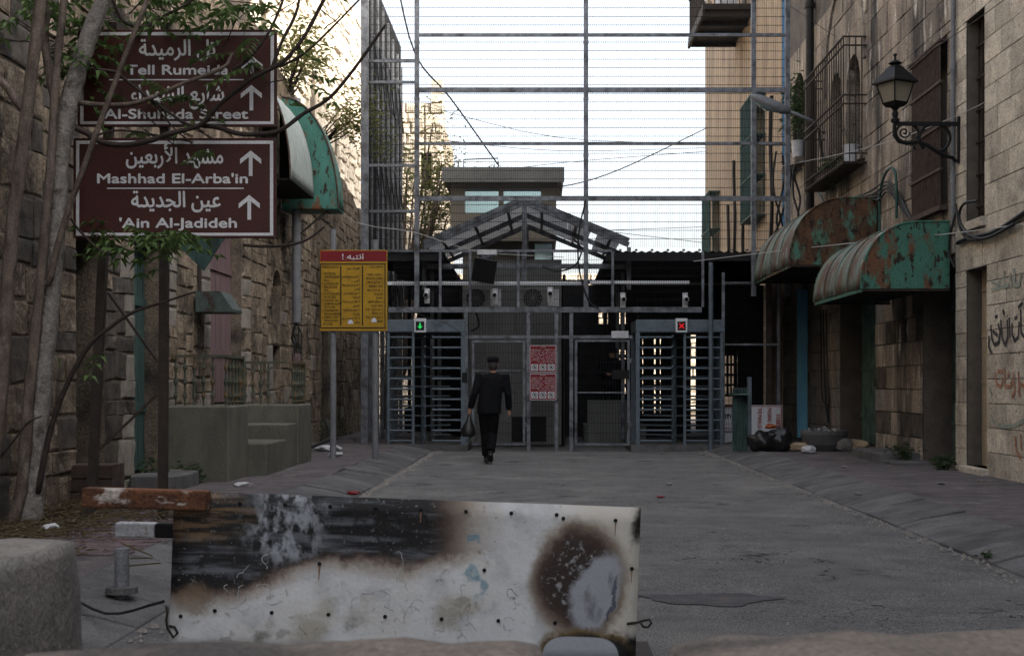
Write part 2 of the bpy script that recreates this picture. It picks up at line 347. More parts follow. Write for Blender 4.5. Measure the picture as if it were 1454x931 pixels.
class Plane_:
    def __init__(s, kind, c): s.kind = kind; s.c = c
    def p(s, u, z, off=0):
        return Vector((s.c+off, u, z)) if s.kind == 'L' else Vector((s.c-off, u, z)) if s.kind == 'R' else Vector((u, s.c-off, z))
    def basis(s):
        return ((0,-1,0),(1,0,0)) if s.kind == 'L' else ((0,1,0),(-1,0,0)) if s.kind == 'R' else ((-1,0,0),(0,-1,0))
    def box(s, b, u0, u1, z0, z1, o0, o1):
        a = s.p(u0, z0, o0); c = s.p(u1, z1, o1)
        return b.box(min(a.x,c.x), max(a.x,c.x), min(a.y,c.y), max(a.y,c.y), min(a.z,c.z), max(a.z,c.z))
MESHV = {}
def stone_mesh(k, mat):
    key = (k, mat.name)
    if key not in MESHV:
        me = STONE[k].copy(); me.materials.append(mat); MESHV[key] = me
    return MESHV[key]
def masonry(parent, pl, u0, u1, z0, z1, holes=(), ch=.25, sw=.42, relief=.05, gap=.02, mat='rubble', budget=300, rough=True, seed=1, pick=None, top=None):
    rnd = random.Random(seed); L = []; segs = [u0]
    if rough:
        while segs[-1] < u1-1.6: segs.append(segs[-1]+rnd.uniform(.7,1.5))
    segs.append(u1)
    for si in range(len(segs)-1):
        s0, s1 = segs[si], segs[si+1]; k_ = rnd.uniform(.8,1.25) if rough else 1
        zs = [z0]
        while zs[-1] < z1-ch*.6: zs.append(zs[-1]+(ch*k_*rnd.uniform(.6,1.4) if rough else ch))
        zs[-1] = z1
        for h in holes:
            if h[1] <= s0 or h[0] >= s1: continue
            for e in (h[2], h[3]):
                i = min(range(len(zs)), key=lambda i: abs(zs[i]-e))
                if 0 < i < len(zs)-1 and abs(zs[i]-e) < ch*.7: zs[i] = e
        zs = sorted(set(zs))
        for r in range(len(zs)-1):
            a, b = zs[r], zs[r+1]; zm = (a+b)/2
            if b-a < .03: continue
            free = [(s0, s1)]
            for h in holes:
                if h[2] < zm < h[3]:
                    nf = []
                    for f in free:
                        if h[1] <= f[0] or h[0] >= f[1]: nf.append(f); continue
                        if h[0] > f[0]: nf.append((f[0], h[0]))
                        if h[1] < f[1]: nf.append((h[1], f[1]))
                    free = nf
            for f in free:
                u = f[0]
                while u < f[1]-.02:
                    wd = sw*(rnd.uniform(.55,1.6) if rough else rnd.uniform(.7,1.25))
                    if u == f[0] and r % 2: wd *= .6
                    if f[1]-(u+wd) < sw*.4: wd = f[1]-u
                    if top is None or b < top(u+wd/2): L.append((u, u+wd, a, b))
                    u += wd
    U, N = pl.basis(); U = Vector(U); N = Vector(N); o0 = ORG[parent.name]
    def size(s):
        p = pl.p((s[0]+s[1])/2, (s[2]+s[3])/2)
        if p.y < 2: return 0
        q = p-Vector((0,0,H)); x = CX+q.x/q.y*F; y_ = CY-q.z/q.y*F
        k = 1 if (-30 < x < 1484 and -30 < y_ < 961) else .01
        return k*(s[1]-s[0])*(s[3]-s[2])*abs(N.dot(q))/q.length**3
    L.sort(key=size, reverse=True)
    rest = MB()
    for i, s in enumerate(L):
        k = rnd.randrange(6)+(0 if rough else 6); m = M[pick(s, rnd)] if pick else M[mat]
        rl = relief*rnd.uniform(.6,1.3); g = gap
        c = pl.p((s[0]+s[1])/2, (s[2]+s[3])/2, 0)-o0
        mt = Matrix.Identity(4)
        for a_, vec in enumerate((U*max(.02,s[1]-s[0]-g), N*rl, Vector((0,0,max(.02,s[3]-s[2]-g))))):
            for b_ in range(3): mt[b_][a_] = vec[b_]
        if rough: mt = Matrix.Rotation(rnd.uniform(-.05,.05), 4, N) @ mt; c = c+Vector((0,0,rnd.uniform(-.02,.02)))
        mt.translation = c
        if i < budget and size(s) > 1e-6:
            o = bpy.data.objects.new('stone', stone_mesh(k, m)); col.objects.link(o); o.parent = parent
            o.matrix_basis = mt
        else:
            n = len(rest.v); rest.v += [tuple(mt @ v.co) for v in STONE[k].vertices]
            for p in STONE[k].polygons: rest.face(*[n+v for v in p.vertices])
    if rest.v:
        o = rest.build('stone_mass', M[mat], parent, local=True); o['kind'] = 'stuff'
    return L
def backing(parent, pl, u0, u1, z0, z1, holes, th, mat, name='wall', front=0.0):
    us = sorted({u0, u1} | {x for h in holes for x in h[:2] if u0 < x < u1}); zz = sorted({z0, z1} | {x for h in holes for x in h[2:4] if z0 < x < z1})
    b = MB()
    for i in range(len(us)-1):
        run = None
        for j in range(len(zz)-1):
            um, zm = (us[i]+us[i+1])/2, (zz[j]+zz[j+1])/2
            inside = any(h[0] < um < h[1] and h[2] < zm < h[3] for h in holes)
            if not inside:
                if run is None: run = zz[j]
            elif run is not None: pl.box(b, us[i], us[i+1], run, zz[j], -th, front); run = None
        if run is not None: pl.box(b, us[i], us[i+1], run, zz[-1], -th, front)
    return b.build(name, mat, parent)
def plank_door(parent, pl, u0, u1, z0, z1, off, mat, n=4, rails=2, name='door', lab=None, handle=True):
    b = MB(); pl.box(b, u0, u1, z0, z1, off-.05, off); d = b.build(name, mat, parent)
    if lab: d['label'] = lab
    for i in range(n):
        w_ = (u1-u0)/n; b = MB(); pl.box(b, u0+i*w_+.008, u0+(i+1)*w_-.008, z0+.01, z1-.01, off+.001, off+.022); b.build('plank', mat, d)
    for i in range(rails):
        zc = z0+(z1-z0)*(i+.6)/(rails+.2); b = MB(); pl.box(b, u0+.01, u1-.01, zc-.05, zc+.05, off+.024, off+.045); b.build('rail', mat, d)
    if handle:
        zc = z0+(z1-z0)*.45; b = MB(); pl.box(b, u0+.06, u0+.09, zc-.09, zc+.09, off+.046, off+.08); b.build('handle', M['iron'], d)
    return d
LP, RP = Plane_('L', XL), Plane_('R', XR)

# ---------------------------------------------------------------- left near building (rubble stone, doors)
t = thing('stone_building', 'dark rubble stone house behind the brown road signs and bare tree', 'building', (XL, 12, 0))
holesL = [(12.25,13.05,.0,2.75),(14.0,15.0,.25,3.0),(17.2,19.0,1.0,3.7),(8.3,9.3,1.6,3.2)]
backing(t, LP, -10, 19.6, -.1, 11.0, holesL, .45, M['mortar'])
b = MB(); b.box(-13, XL-.46, -10, 19.6, -.1, 10.8); b.build('house_block', M['mortar'], t)
def pickL(s, r):
    um = (s[0]+s[1])/2; zm = (s[2]+s[3])/2
    for h in holesL[1:3]:
        if zm < h[3]+.3 and (0 < um-h[1] < .45 or 0 < h[0]-um < .3): return 'jamb'
    if 13.05 < um < 13.95 and zm < 3: return 'sootstone'
    if um < 12.3 and r.random() < .3: return 'sootstone'
    return 'rubble'
masonry(t, LP, 7.6, 19.6, .1, 6.6, holesL, .26, .46, .020, .006, 'rubble', 300, True, 5, pickL)
plank_door(t, LP, 12.25, 13.05, .13, 2.72, -.40, M['darkgreen'], 3, 2)
plank_door(t, LP, 14.0, 15.0, .28, 2.98, -.22, M['tealdoor'], 4, 2, lab='teal green plank door between dressed stone jambs')
plank_door(t, LP, 17.2, 19.0, 1.02, 3.68, -.18, M['pinkdoor'], 6, 2, lab='mauve plank door above the concrete stoop')
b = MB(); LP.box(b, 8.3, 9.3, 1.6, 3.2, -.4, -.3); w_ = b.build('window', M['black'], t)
b = MB(); LP.box(b, 13.9, 14.95, .02, .28, .03, .34); b.build('door_step', M['jamb'], t, bevel=.02)

# ruined low wall further on, with an arched window and a teal door
t = thing('ruined_wall', 'long ragged topped stone wall carrying the green awning and a grey pipe', 'wall', (XL, 24, 0))
holesM = [(21.1,21.85,2.3,3.25),(21.2,21.8,1.55,1.95),(25.9,26.8,.3,2.55)]
TOP = lambda u: 7.12-.12*(u-19.6)+.35*noise.noise((u*.9, 3.1, 0))
b = MB()
us = [19.6+.1*i for i in range(125)]
us = [u for u in us if u <= 32]
backing(t, LP, 19.62, 32, -.1, 4.9, holesM, .5, M['mortar'])
for i in range(len(us)-1): LP.box(b, us[i], us[i+1], 4.9, max(5.0, (TOP(us[i])+TOP(us[i+1]))/2-.12), -.5, 0)
b.build('wall_head', M['mortar'], t)
masonry(t, LP, 19.65, 32, .1, 6.9, holesM, .26, .46, .020, .006, 'rubble', 300, True, 9, lambda s, r: 'jamb' if ((0 < (s[0]+s[1])/2-26.8 < .4 or r.random() < .12) and s[3] < 3.2) else 'rubble', TOP)
plank_door(t, LP, 25.9, 26.8, .32, 2.53, -.15, M['tealdoor'], 3, 2)
b = MB(); LP.box(b, 21.0, 21.95, 2.2, 3.3, -.45, -.35); LP.box(b, 21.15, 21.85, 1.5, 2.0, -.45, -.35); b.build('window_recess', M['black'], t)
def arch_head(b, pl, u0, u1, zs, z1, o0, o1, pointed=1.0, n=8):
    c = (u0+u1)/2; r = (u1-u0)/2
    for i in range(n):
        a0, a1 = math.pi*i/n, math.pi*(i+1)/n
        pts = [pl.p(c-r*math.cos(a0), zs+r*pointed*math.sin(a0), o1), pl.p(c-r*math.cos(a1), zs+r*pointed*math.sin(a1), o1), pl.p(c-r*math.cos(a1), z1, o1), pl.p(c-r*math.cos(a0), z1, o1)]
        b.prism(pts, pl.p(0,0,o0)-pl.p(0,0,o1))
b = MB(); arch_head(b, LP, 21.1, 21.85, 2.85, 3.26, -.3, .02, 1.0); b.build('window_arch', M['rubble'], t)

# set back sunlit building above the wall
t = thing('limestone_house', 'tall sunlit limestone house set back above the ragged wall', 'house', (-7, 33, 0))
HP = Plane_('L', -6.6)
hl = [(29.5,30.4,8.6,10.2),(36,36.9,8.6,10.2),(40,40.9,8.6,10.2)]
backing(t, HP, 19.7, 46, -.1, 14.5, hl, .5, M['creamgap'])
b = MB(); b.box(-14, -7.11, 19.7, 46, -.1, 14.3); b.build('house_block', M['creamgap'], t)
masonry(t, HP, 19.8, 46, 5.6, 14.5, hl, .42, .75, .09, .03, 'cream', 300, True, 12)
for h in hl:
    b = MB(); HP.box(b, h[0], h[1], h[2], h[3], -.3, -.25); w_ = b.build('window', M['black'], t)

# ---------------------------------------------------------------- right: pale ashlar building
t = thing('ashlar_building', 'pale squared limestone building with graffiti and a tall barred slot window', 'building', (XR, 15.5, 0))
holesR = [(15.92,16.7,.22,2.78),(16.0,16.7,3.4,6.05)]
backing(t, RP, -25, 17.12, -.1, 14.0, holesR, .5, M['ashlar_gap'], front=-.012)
b = MB(); b.box(XR+.51, 14, -25, 17.12, -.1, 13.8); b.build('house_block', M['ashlar_gap'], t)
masonry(t, RP, 11.0, 17.12, .13, 8.2, holesR, .305, .52, .012, .008, 'ashlar', 300, False, 21)
b = MB(); RP.box(b, 15.92, 16.7, .22, 2.78, -.26, -.20); dr = b.build('door', M['creamdoor'], t); dr['label'] = 'cream sheet metal door deep in the stone opening'
for zz in (.7, 1.3, 1.9, 2.5):
    b = MB(); RP.box(b, 15.94, 16.68, zz, zz+.03, -.199, -.185); b.build('rail', M['creamdoor'], dr)
b = MB(); RP.box(b, 15.85, 16.72, .0, .22, -.3, .1); b.build('door_step', M['ashlar'], t, bevel=.012)
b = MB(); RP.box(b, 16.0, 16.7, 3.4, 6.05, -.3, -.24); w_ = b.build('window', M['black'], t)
for i in range(5):
    b = MB(); p = 16.06+.145*i; b.cyl(RP.p(p, 3.4, -.14), RP.p(p, 6.05, -.14), .01, 6); b.build('bar', M['iron'], w_)
for i in range(6):
    zz = 3.6+.42*i; b = MB(); RP.box(b, 16.0, 16.7, zz, zz+.03, -.155, -.125); b.build('rail', M['iron'], w_)
b = MB(); RP.box(b, 15.95, 16.78, 3.28, 3.4, -.2, .07); b.build('window_sill', M['ashlar'], t, bevel=.01)

# ---------------------------------------------------------------- right: old weathered building
t = thing('weathered_building', 'old stained stone building with iron window cages above green awnings', 'building', (XR, 22, 0))
hW = [(17.14,18.62,.18,2.95),(21.2,23.77,.18,3.05),(26.62,27.75,.16,3.3),(17.45,18.85,3.78,5.95),(22.0,24.7,5.3,7.45),(26.85,28.2,6.1,8.1)]
backing(t, RP, 17.14, 29.3, -.1, 14.0, hW, .6, M['oldgap'], front=-.01)
b = MB(); b.box(XR+.61, 14, 17.14, 29.3, -.1, 13.8); b.build('house_block', M['oldgap'], t)
def pickR(s, r):
    um = (s[0]+s[1])/2; zm = (s[2]+s[3])/2
    if zm < 3.0 and (0 < 21.2-um < .28 or 0 < um-23.77 < .5 or 24.9 < um < 26.6 or um > 27.8): return 'jamb'
    if zm < 2.6 and 18.6 < um < 20.9: return 'sootstone' if r.random() < .35 else 'oldstone'
    return 'oldstone'
masonry(t, RP, 17.14, 29.3, .13, 8.6, hW, .36, .62, .022, .012, 'oldstone', 300, False, 33, pickR)
d = plank_door(t, RP, 17.16, 18.6, .2, 2.9, -.45, M['darkgreen'], 4, 3, lab='dark green double door in deep shade beside the pale pier')
d = plank_door(t, RP, 21.22, 23.75, .2, 3.0, -.42, M['darkgreen'], 4, 3, lab='faded green metal double door with hanging padlock')
b = MB(); RP.box(b, 22.2, 22.5, 1.25, 1.4, -.37, -.30); b.build('padlock', M['iron'], d)
plank_door(t, RP, 26.64, 27.73, .18, 3.28, -.12, M['bluedoor'], 3, 2, lab='bright blue narrow door by the turnstile')
b = MB(); RP.box(b, 26.56, 26.61, .18, 3.28, .03, .24); b.build('door_leaf', M['bluedoor'], t)['label'] = 'bright blue door leaf standing open by the checkpoint'
# brown grille window
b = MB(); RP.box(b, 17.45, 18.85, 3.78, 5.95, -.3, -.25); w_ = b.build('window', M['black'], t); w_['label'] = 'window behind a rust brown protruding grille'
for i in range(20):
    b = MB(); p = 17.5+1.3*i/19; b.cyl(RP.p(p, 3.7, .10), RP.p(p, 6.0, .10), .012, 5); b.build('bar', M['rustiron'], w_)
for zz in (3.72, 4.25, 4.85, 5.45, 5.98):
    b = MB(); RP.box(b, 17.42, 18.88, zz-.02, zz+.02, .085, .125); b.build('rail', M['rustiron'], w_)
for z0_, z1_ in ((3.68,3.75),(6.0,6.03)):
    b = MB(); RP.box(b, 17.4, 18.9, z0_, z1_, -.1, .14); b.build('grille_shelf', M['rustiron'], w_)
# double arch window
b = MB(); RP.box(b, 22.0, 24.7, 5.3, 7.45, -.4, -.33); w_ = b.build('window', M['black'], t); w_['label'] = 'double arched window inside an iron cage'
b = MB()
for u0, u1 in ((22.15,23.2),(23.5,24.55)): arch_head(b, RP, u0, u1, 6.5, 7.46, -.2, .03, 1.3)
for u0, u1 in ((22.0,22.15),(23.2,23.5),(24.55,24.7)): RP.box(b, u0, u1, 5.3, 7.46, -.2, .031)
b.build('arch_surround', M['oldstone'], w_)
b = MB(); RP.box(b, 21.85, 24.85, 5.18, 5.3, -.1, .12); b.build('window_sill', M['oldstone'], w_, bevel=.015)
b = MB()
for i in range(19):
    u = 21.75+3.2*i/18; b.cyl(RP.p(u, 5.1, .42), RP.p(u, 7.25, .42), .011, 5)
for k in range(1, 4):
    for u in (21.75, 24.95): b.cyl(RP.p(u, 5.1, .42*k/4), RP.p(u, 7.25, .42*k/4), .011, 5)
for zz in (5.1, 5.25, 6.1, 6.25, 7.1, 7.25):
    RP.box(b, 21.74, 24.96, zz-.013, zz+.013, .405, .435)
    for u in (21.75, 24.95): RP.box(b, u-.013, u+.013, zz-.012, zz+.012, .0, .42)
b.build('iron_cage', M['iron'], w_)
b = MB(); RP.box(b, 21.75, 24.95, 5.07, 5.095, .04, .42); b.build('cage_floor', M['iron'], w_)
# small blind arch above it, drip moulding
b = MB()
for i in range(10):
    a0, a1 = math.pi*i/10, math.pi*(i+1)/10
    c = 23.35
    b.bar(RP.p(c-1.55*math.cos(a0), 6.9+1.9*math.sin(a0), .02), RP.p(c-1.55*math.cos(a1), 6.9+1.9*math.sin(a1), .02), .1, .1, (1,0,0))
b.build('relieving_arch', M['oldstone'], t)
# plant niche
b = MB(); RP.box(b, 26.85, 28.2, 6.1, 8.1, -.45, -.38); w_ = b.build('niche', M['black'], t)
b = MB(); arch_head(b, RP, 26.85, 28.2, 7.3, 8.12, -.3, .02, 1.1); b.build('niche_arch', M['oldstone'], w_)
b = MB(); RP.box(b, 26.75, 28.3, 5.98, 6.1, -.3, .25); b.build('niche_sill', M['oldstone'], w_)

# tan plaster building behind the screen
t = thing('plaster_building', 'tall tan plastered building behind the wire screen with green shutters', 'building', (XR, 36, 0))
hT = [(31.5,33.2,5.6,8.4),(39.5,41.2,3.9,7.2)]
backing(t, RP, 29.32, 43, -.1, 17.5, hT, .6, M['tan'], front=.05)
b = MB(); b.box(XR+.61, 14, 29.32, 43, -.1, 17.3); b.build('house_block', M['tan'], t)
for h in hT:
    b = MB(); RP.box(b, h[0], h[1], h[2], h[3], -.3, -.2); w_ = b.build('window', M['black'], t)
    for u in (h[0]-.1, h[1]+.1):
        for q in range(4):
            b = MB(); b.cyl(RP.p(u, h[2]-.1, .1+.09*q), RP.p(u, h[3]+.1, .1+.09*q), .012, 5); b.build('bar', M['tealdoor'], w_)
    for i in range(14):
        b = MB(); u = h[0]+(h[1]-h[0])*i/13; b.cyl(RP.p(u, h[2]-.1, .38), RP.p(u, h[3]+.1, .38), .012, 5); b.build('bar', M['tealdoor'], w_)
    for i in range(4):
        b = MB(); zz = h[2]-.1+(h[3]-h[2]+.2)*i/3; RP.box(b, h[0]-.1, h[1]+.1, zz-.02, zz+.02, .05, .4); b.build('rail', M['tealdoor'], w_)
for u, z0_, z1_ in ((30.4,4.2,8.2),(34.6,3.0,7.5),(36.2,4.5,7.7),(37.4,3.2,6.6)):
    b = MB(); pts = [RP.p(u+.12*math.sin(z*2.1+u), z, .10) for z in [z0_+(z1_-z0_)*i/8 for i in range(9)]]; b.tube(pts, .045, 6); b.build('pipe', M['blackpipe'], t)
# its balcony
b = MB(); RP.box(b, 33.0, 36.3, 11.05, 11.2, .05, 1.4); bl = b.build('balcony', M['iron'], t)
for i in range(4):
    b = MB(); RP.box(b, 33.1+1.02*i, 33.2+1.02*i, 10.93, 11.05, .05, 1.35); b.build('joist', M['iron'], bl)
b = MB(); RP.box(b, 33.0, 36.3, 10.9, 11.04, 1.352, 1.42); b.build('edge_beam', M['iron'], bl)
for i in range(24):
    b = MB(); u = 33.05+3.2*i/23; b.cyl(RP.p(u, 11.2, 1.36), RP.p(u, 12.25, 1.36), .014, 5); b.build('baluster', M['iron'], bl)
for i in range(8):
    for u in (33.05, 36.25):
        b = MB(); b.cyl(RP.p(u, 11.2, .12+.16*i), RP.p(u, 12.25, .12+.16*i), .014, 5); b.build('baluster', M['iron'], bl)
b = MB(); RP.box(b, 33.0, 36.3, 12.25, 12.31, 1.33, 1.39); b.build('handrail', M['iron'], bl)
b = MB(); RP.box(b, 34.2, 35.2, 11.2, 12.0, .3, .8); b.build('stored_box', M['whiteplastic'], bl)

# sunlit houses beyond the checkpoint
t = thing('distant_house', 'low sunlit stone house at the far end of the street', 'house', (1, 56, 0))
FP = Plane_('F', 56.0)
hd = [(-4.9,-4.0,9.5,11.2),(-4.9,-4.0,5.5,7.2),(1.2,2.2,3.5,5.0)]
backing(t, FP, -9, 12, -.1, 6.2, hd, .5, M['creamgap']); b = MB(); b.box(-9, 12, 56.51, 66, -.1, 6.1); b.build('house_block', M['creamgap'], t)
masonry(t, FP, -9, 12, .1, 6.2, hd, .4, .7, .08, .03, 'cream', 220, True, 41)
t = thing('distant_tower_house', 'narrow tall sunlit stone house rising left of the guard tower', 'house', (-5, 50, 0))
FP2 = Plane_('F', 50.0)
hd = [(-4.75,-4.35,6.0,7.4),(-4.75,-4.35,9.0,10.4)]
backing(t, FP2, -6.6, -3.85, -.1, 12.4, hd, .5, M['creamgap']); b = MB(); b.box(-6.6, -3.85, 50.51, 55.5, -.1, 11.5); b.build('house_block', M['creamgap'], t)
masonry(t, FP2, -6.6, -3.85, .1, 12.4, hd, .4, .6, .08, .03, 'cream', 200, True, 43)
for h in hd:
    b = MB(); FP2.box(b, h[0], h[1], h[2], h[3], -.3, -.25); b.build('window', M['black'], t)
b = MB(); b.box(-4.35, -3.9, 49.9, 50.4, 12.4, 13.3); b.build('chimney', M['cream'], t)
# ---------------------------------------------------------------- checkpoint
DG = 24.6; SG = F/DG
gx = lambda px: (px-CX)/SG
gz = lambda py: H+(CY-py)/SG
def gbox(b, x0, x1, y0, y1, d0, d1): return b.box(gx(x0), gx(x1), d0, d1, gz(y1), gz(y0))
def wire_panel(parent, x0, x1, z0, z1, y, sv, sh, rv=.0018, rh=.0028, name='wire_mesh', mat='mesh'):
    b = MB(); n = max(2, int((x1-x0)/sv))
    for i in range(1, n):
        x = x0+(x1-x0)*i/n; b.box(x-rv, x+rv, y-rv, y+rv, z0, z1)
    n = max(2, int((z1-z0)/sh))
    for i in range(1, n):
        z = z0+(z1-z0)*i/n; b.box(x0, x1, y+rv+.001, y+rv+.001+2*rh, z-rh, z+rh)
    o = b.build(name, M[mat], parent); o['kind'] = 'stuff'; return o
ZT = 10.6
t = thing('wire_screen', 'tall galvanised wire mesh screen rising above the checkpoint gates', 'fence', (gx(832), DG, 0))
posts = [gx(592), gx(832), gx(1070), gx(1118)]
pw = .045
for x in posts:
    b = MB(); b.box(x-pw, x+pw, DG-pw, DG+pw, 2.79 if x < 4 else 3.0, ZT); b.build('post', M['steel'], t)
    for z in (3.6, 4.6, 5.7, 6.8, 7.9, 9.0):
        b = MB(); b.box(x-pw-.006, x+pw+.006, DG-pw-.006, DG+pw+.006, z, z+.05); b.build('clamp', M['steel'], t)
rl = [(50,.028),(128,.045),(204,.028),(282,.045),(-40,.045)]
for i in range(3):
    x0, x1 = posts[i]+pw, posts[i+1]-pw
    for py, hh in rl:
        z = gz(py); b = MB(); b.box(x0+.002, x1-.002, DG-.03, DG+.03, z-hh, z+hh); b.build('rail', M['steel'], t)
    wire_panel(t, x0, x1, 3.95 if i < 2 else 3.6, ZT, DG+.05, .042, .163, .0022, .0046)
# left narrow bay and the wing running back along the wall
xl = gx(518)
for x, d in ((xl, DG),):
    b = MB(); b.box(x-.07, x+.07, d-.05, d+.05, .13, ZT); b.build('post', M['steel'], t)
for py in (87, 117, 235, 300):
    z = gz(py); b = MB(); b.box(xl+.072, posts[0]-pw-.002, DG-.025, DG+.025, z-.025, z+.025); b.build('rail', M['steel'], t)
wire_panel(t, xl+.07, posts[0]-pw, 3.95, ZT, DG+.05, .042, .163, .0022, .0046)
t = thing('side_screen', 'galvanised wire screen wing with diagonal braces running back beside the ragged wall', 'fence', (xl, 27, 0))
yy = [DG+.9*i for i in range(1, 8)]
for i, y in enumerate(yy):
    b = MB(); b.box(xl-.04, xl+.04, y-.05, y+.05, .1, 9.6-.1*i); b.build('post', M['steel'], t)
    if i:
        for z in (3.2, 5.3, 7.4):
            b = MB(); b.bar((xl+.06, yy[i-1], z+.9), (xl+.06, y, z), .03); b.build('brace', M['steel'], t)
b = MB(); rv = .003; z0_, z1_ = 3.0, 9.5
for i in range(150):
    y = DG+.06+(yy[-1]-DG-.06)*i/149; b.box(xl-rv, xl+rv, y-rv, y+rv, z0_, z1_)
for i in range(44):
    z = z0_+(z1_-z0_)*i/43; b.box(xl+rv+.001, xl+rv+.007, DG+.06, yy[-1], z-.004, z+.004)
b.build('wire_mesh', M['mesh'], t)['kind'] = 'stuff'

# lower barrier: beams, gate leaves
t = thing('gate_barrier', 'low galvanised mesh barrier with two framed gate leaves between the turnstiles', 'barrier', (gx(780), DG, 0))
def gb(name, x0, x1, y0, y1, d0=DG-.04, d1=DG+.04, mat='steel', par=None):
    b = MB(); gbox(b, x0, x1, y0, y1, d0, d1); return b.build(name, M[mat], par or t)
gb('beam', 552, 996, 436, 443.5, DG-.06, DG+.06)
gb('beam', 530, 826.5, 399, 404, DG+.10, DG+.16, 'brightsteel'); gb('beam', 838, 980, 398, 402.5, DG+.10, DG+.16, 'brightsteel')
gb('beam', 552, 870, 353, 356.5, DG+.17, DG+.23)
for x in (625, 667.5, 736, 832, 870, 998): gb('strut', x-1.8, x+1.8, 357, 435.8, DG+.0, DG+.05)
gb('beam', 664.2, 898, 476, 480.5)
for x, y0 in ((750.5,444),(790,444),(811,444),(662,444)): gb('post', x-2.6, x+2.6, y0, 641 if x > 700 else 636, DG-.09, DG-.041)
def leaf(x0, x1, y0, y1, mids, lab):
    o = gb('gate_leaf', x0, x1, y0, y0+3.2, DG-.035, DG+.0); o['label'] = lab
    gb('frame_bar', x0, x1, y1-3.2, y1, DG-.035, DG, 'steel', o)
    for xa in (x0, x1-3.6): gb('frame_bar', xa, xa+3.6, y0+3.3, y1-3.3, DG-.035, DG, 'steel', o)
    for m_ in mids: gb('frame_bar', x0+3.7, x1-3.7, m_-1, m_+1, DG-.03, DG-.005, 'steel', o)
    wire_panel(o, gx(x0+3.6), gx(x1-3.6), gz(y1-3), gz(y0+3), DG-.012, .055, .185, .003, .003)
    for k in (.2, .8):
        ym = y0+(y1-y0)*k; gb('hinge', x1-1, x1+2.5, ym-3, ym+3, DG-.06, DG-.036, 'steel', o)
    return o
leaf(670, 746, 483, 632, (526,), 'mesh gate leaf in front of the walking man')
l2 = leaf(816, 894, 482, 632, (557,), 'mesh gate leaf with a white junction box above')
b = MB(); gbox(b, 868, 892, 470, 480, DG-.09, DG-.04); b.build('junction_box', M['whiteplastic'], t)
gb('lock_box', 869, 893, 525, 538, DG-.05, DG-.036, 'black', l2)
wire_panel(t, gx(752), gx(788), gz(632), gz(481), DG-.02, .055, .185, .003, .003)
wire_panel(t, gx(793), gx(810), gz(632), gz(444), DG-.02, .055, .185, .003, .003)
wire_panel(t, gx(665), gx(996), gz(476), gz(444), DG-.02, .055, .15, .003, .003)
wire_panel(t, gx(556), gx(996), gz(436), gz(357), DG+.07, .045, .15, .0028, .0032)
gb('lock_box', 656.5, 664, 529, 543, DG-.13, DG-.092, 'black')

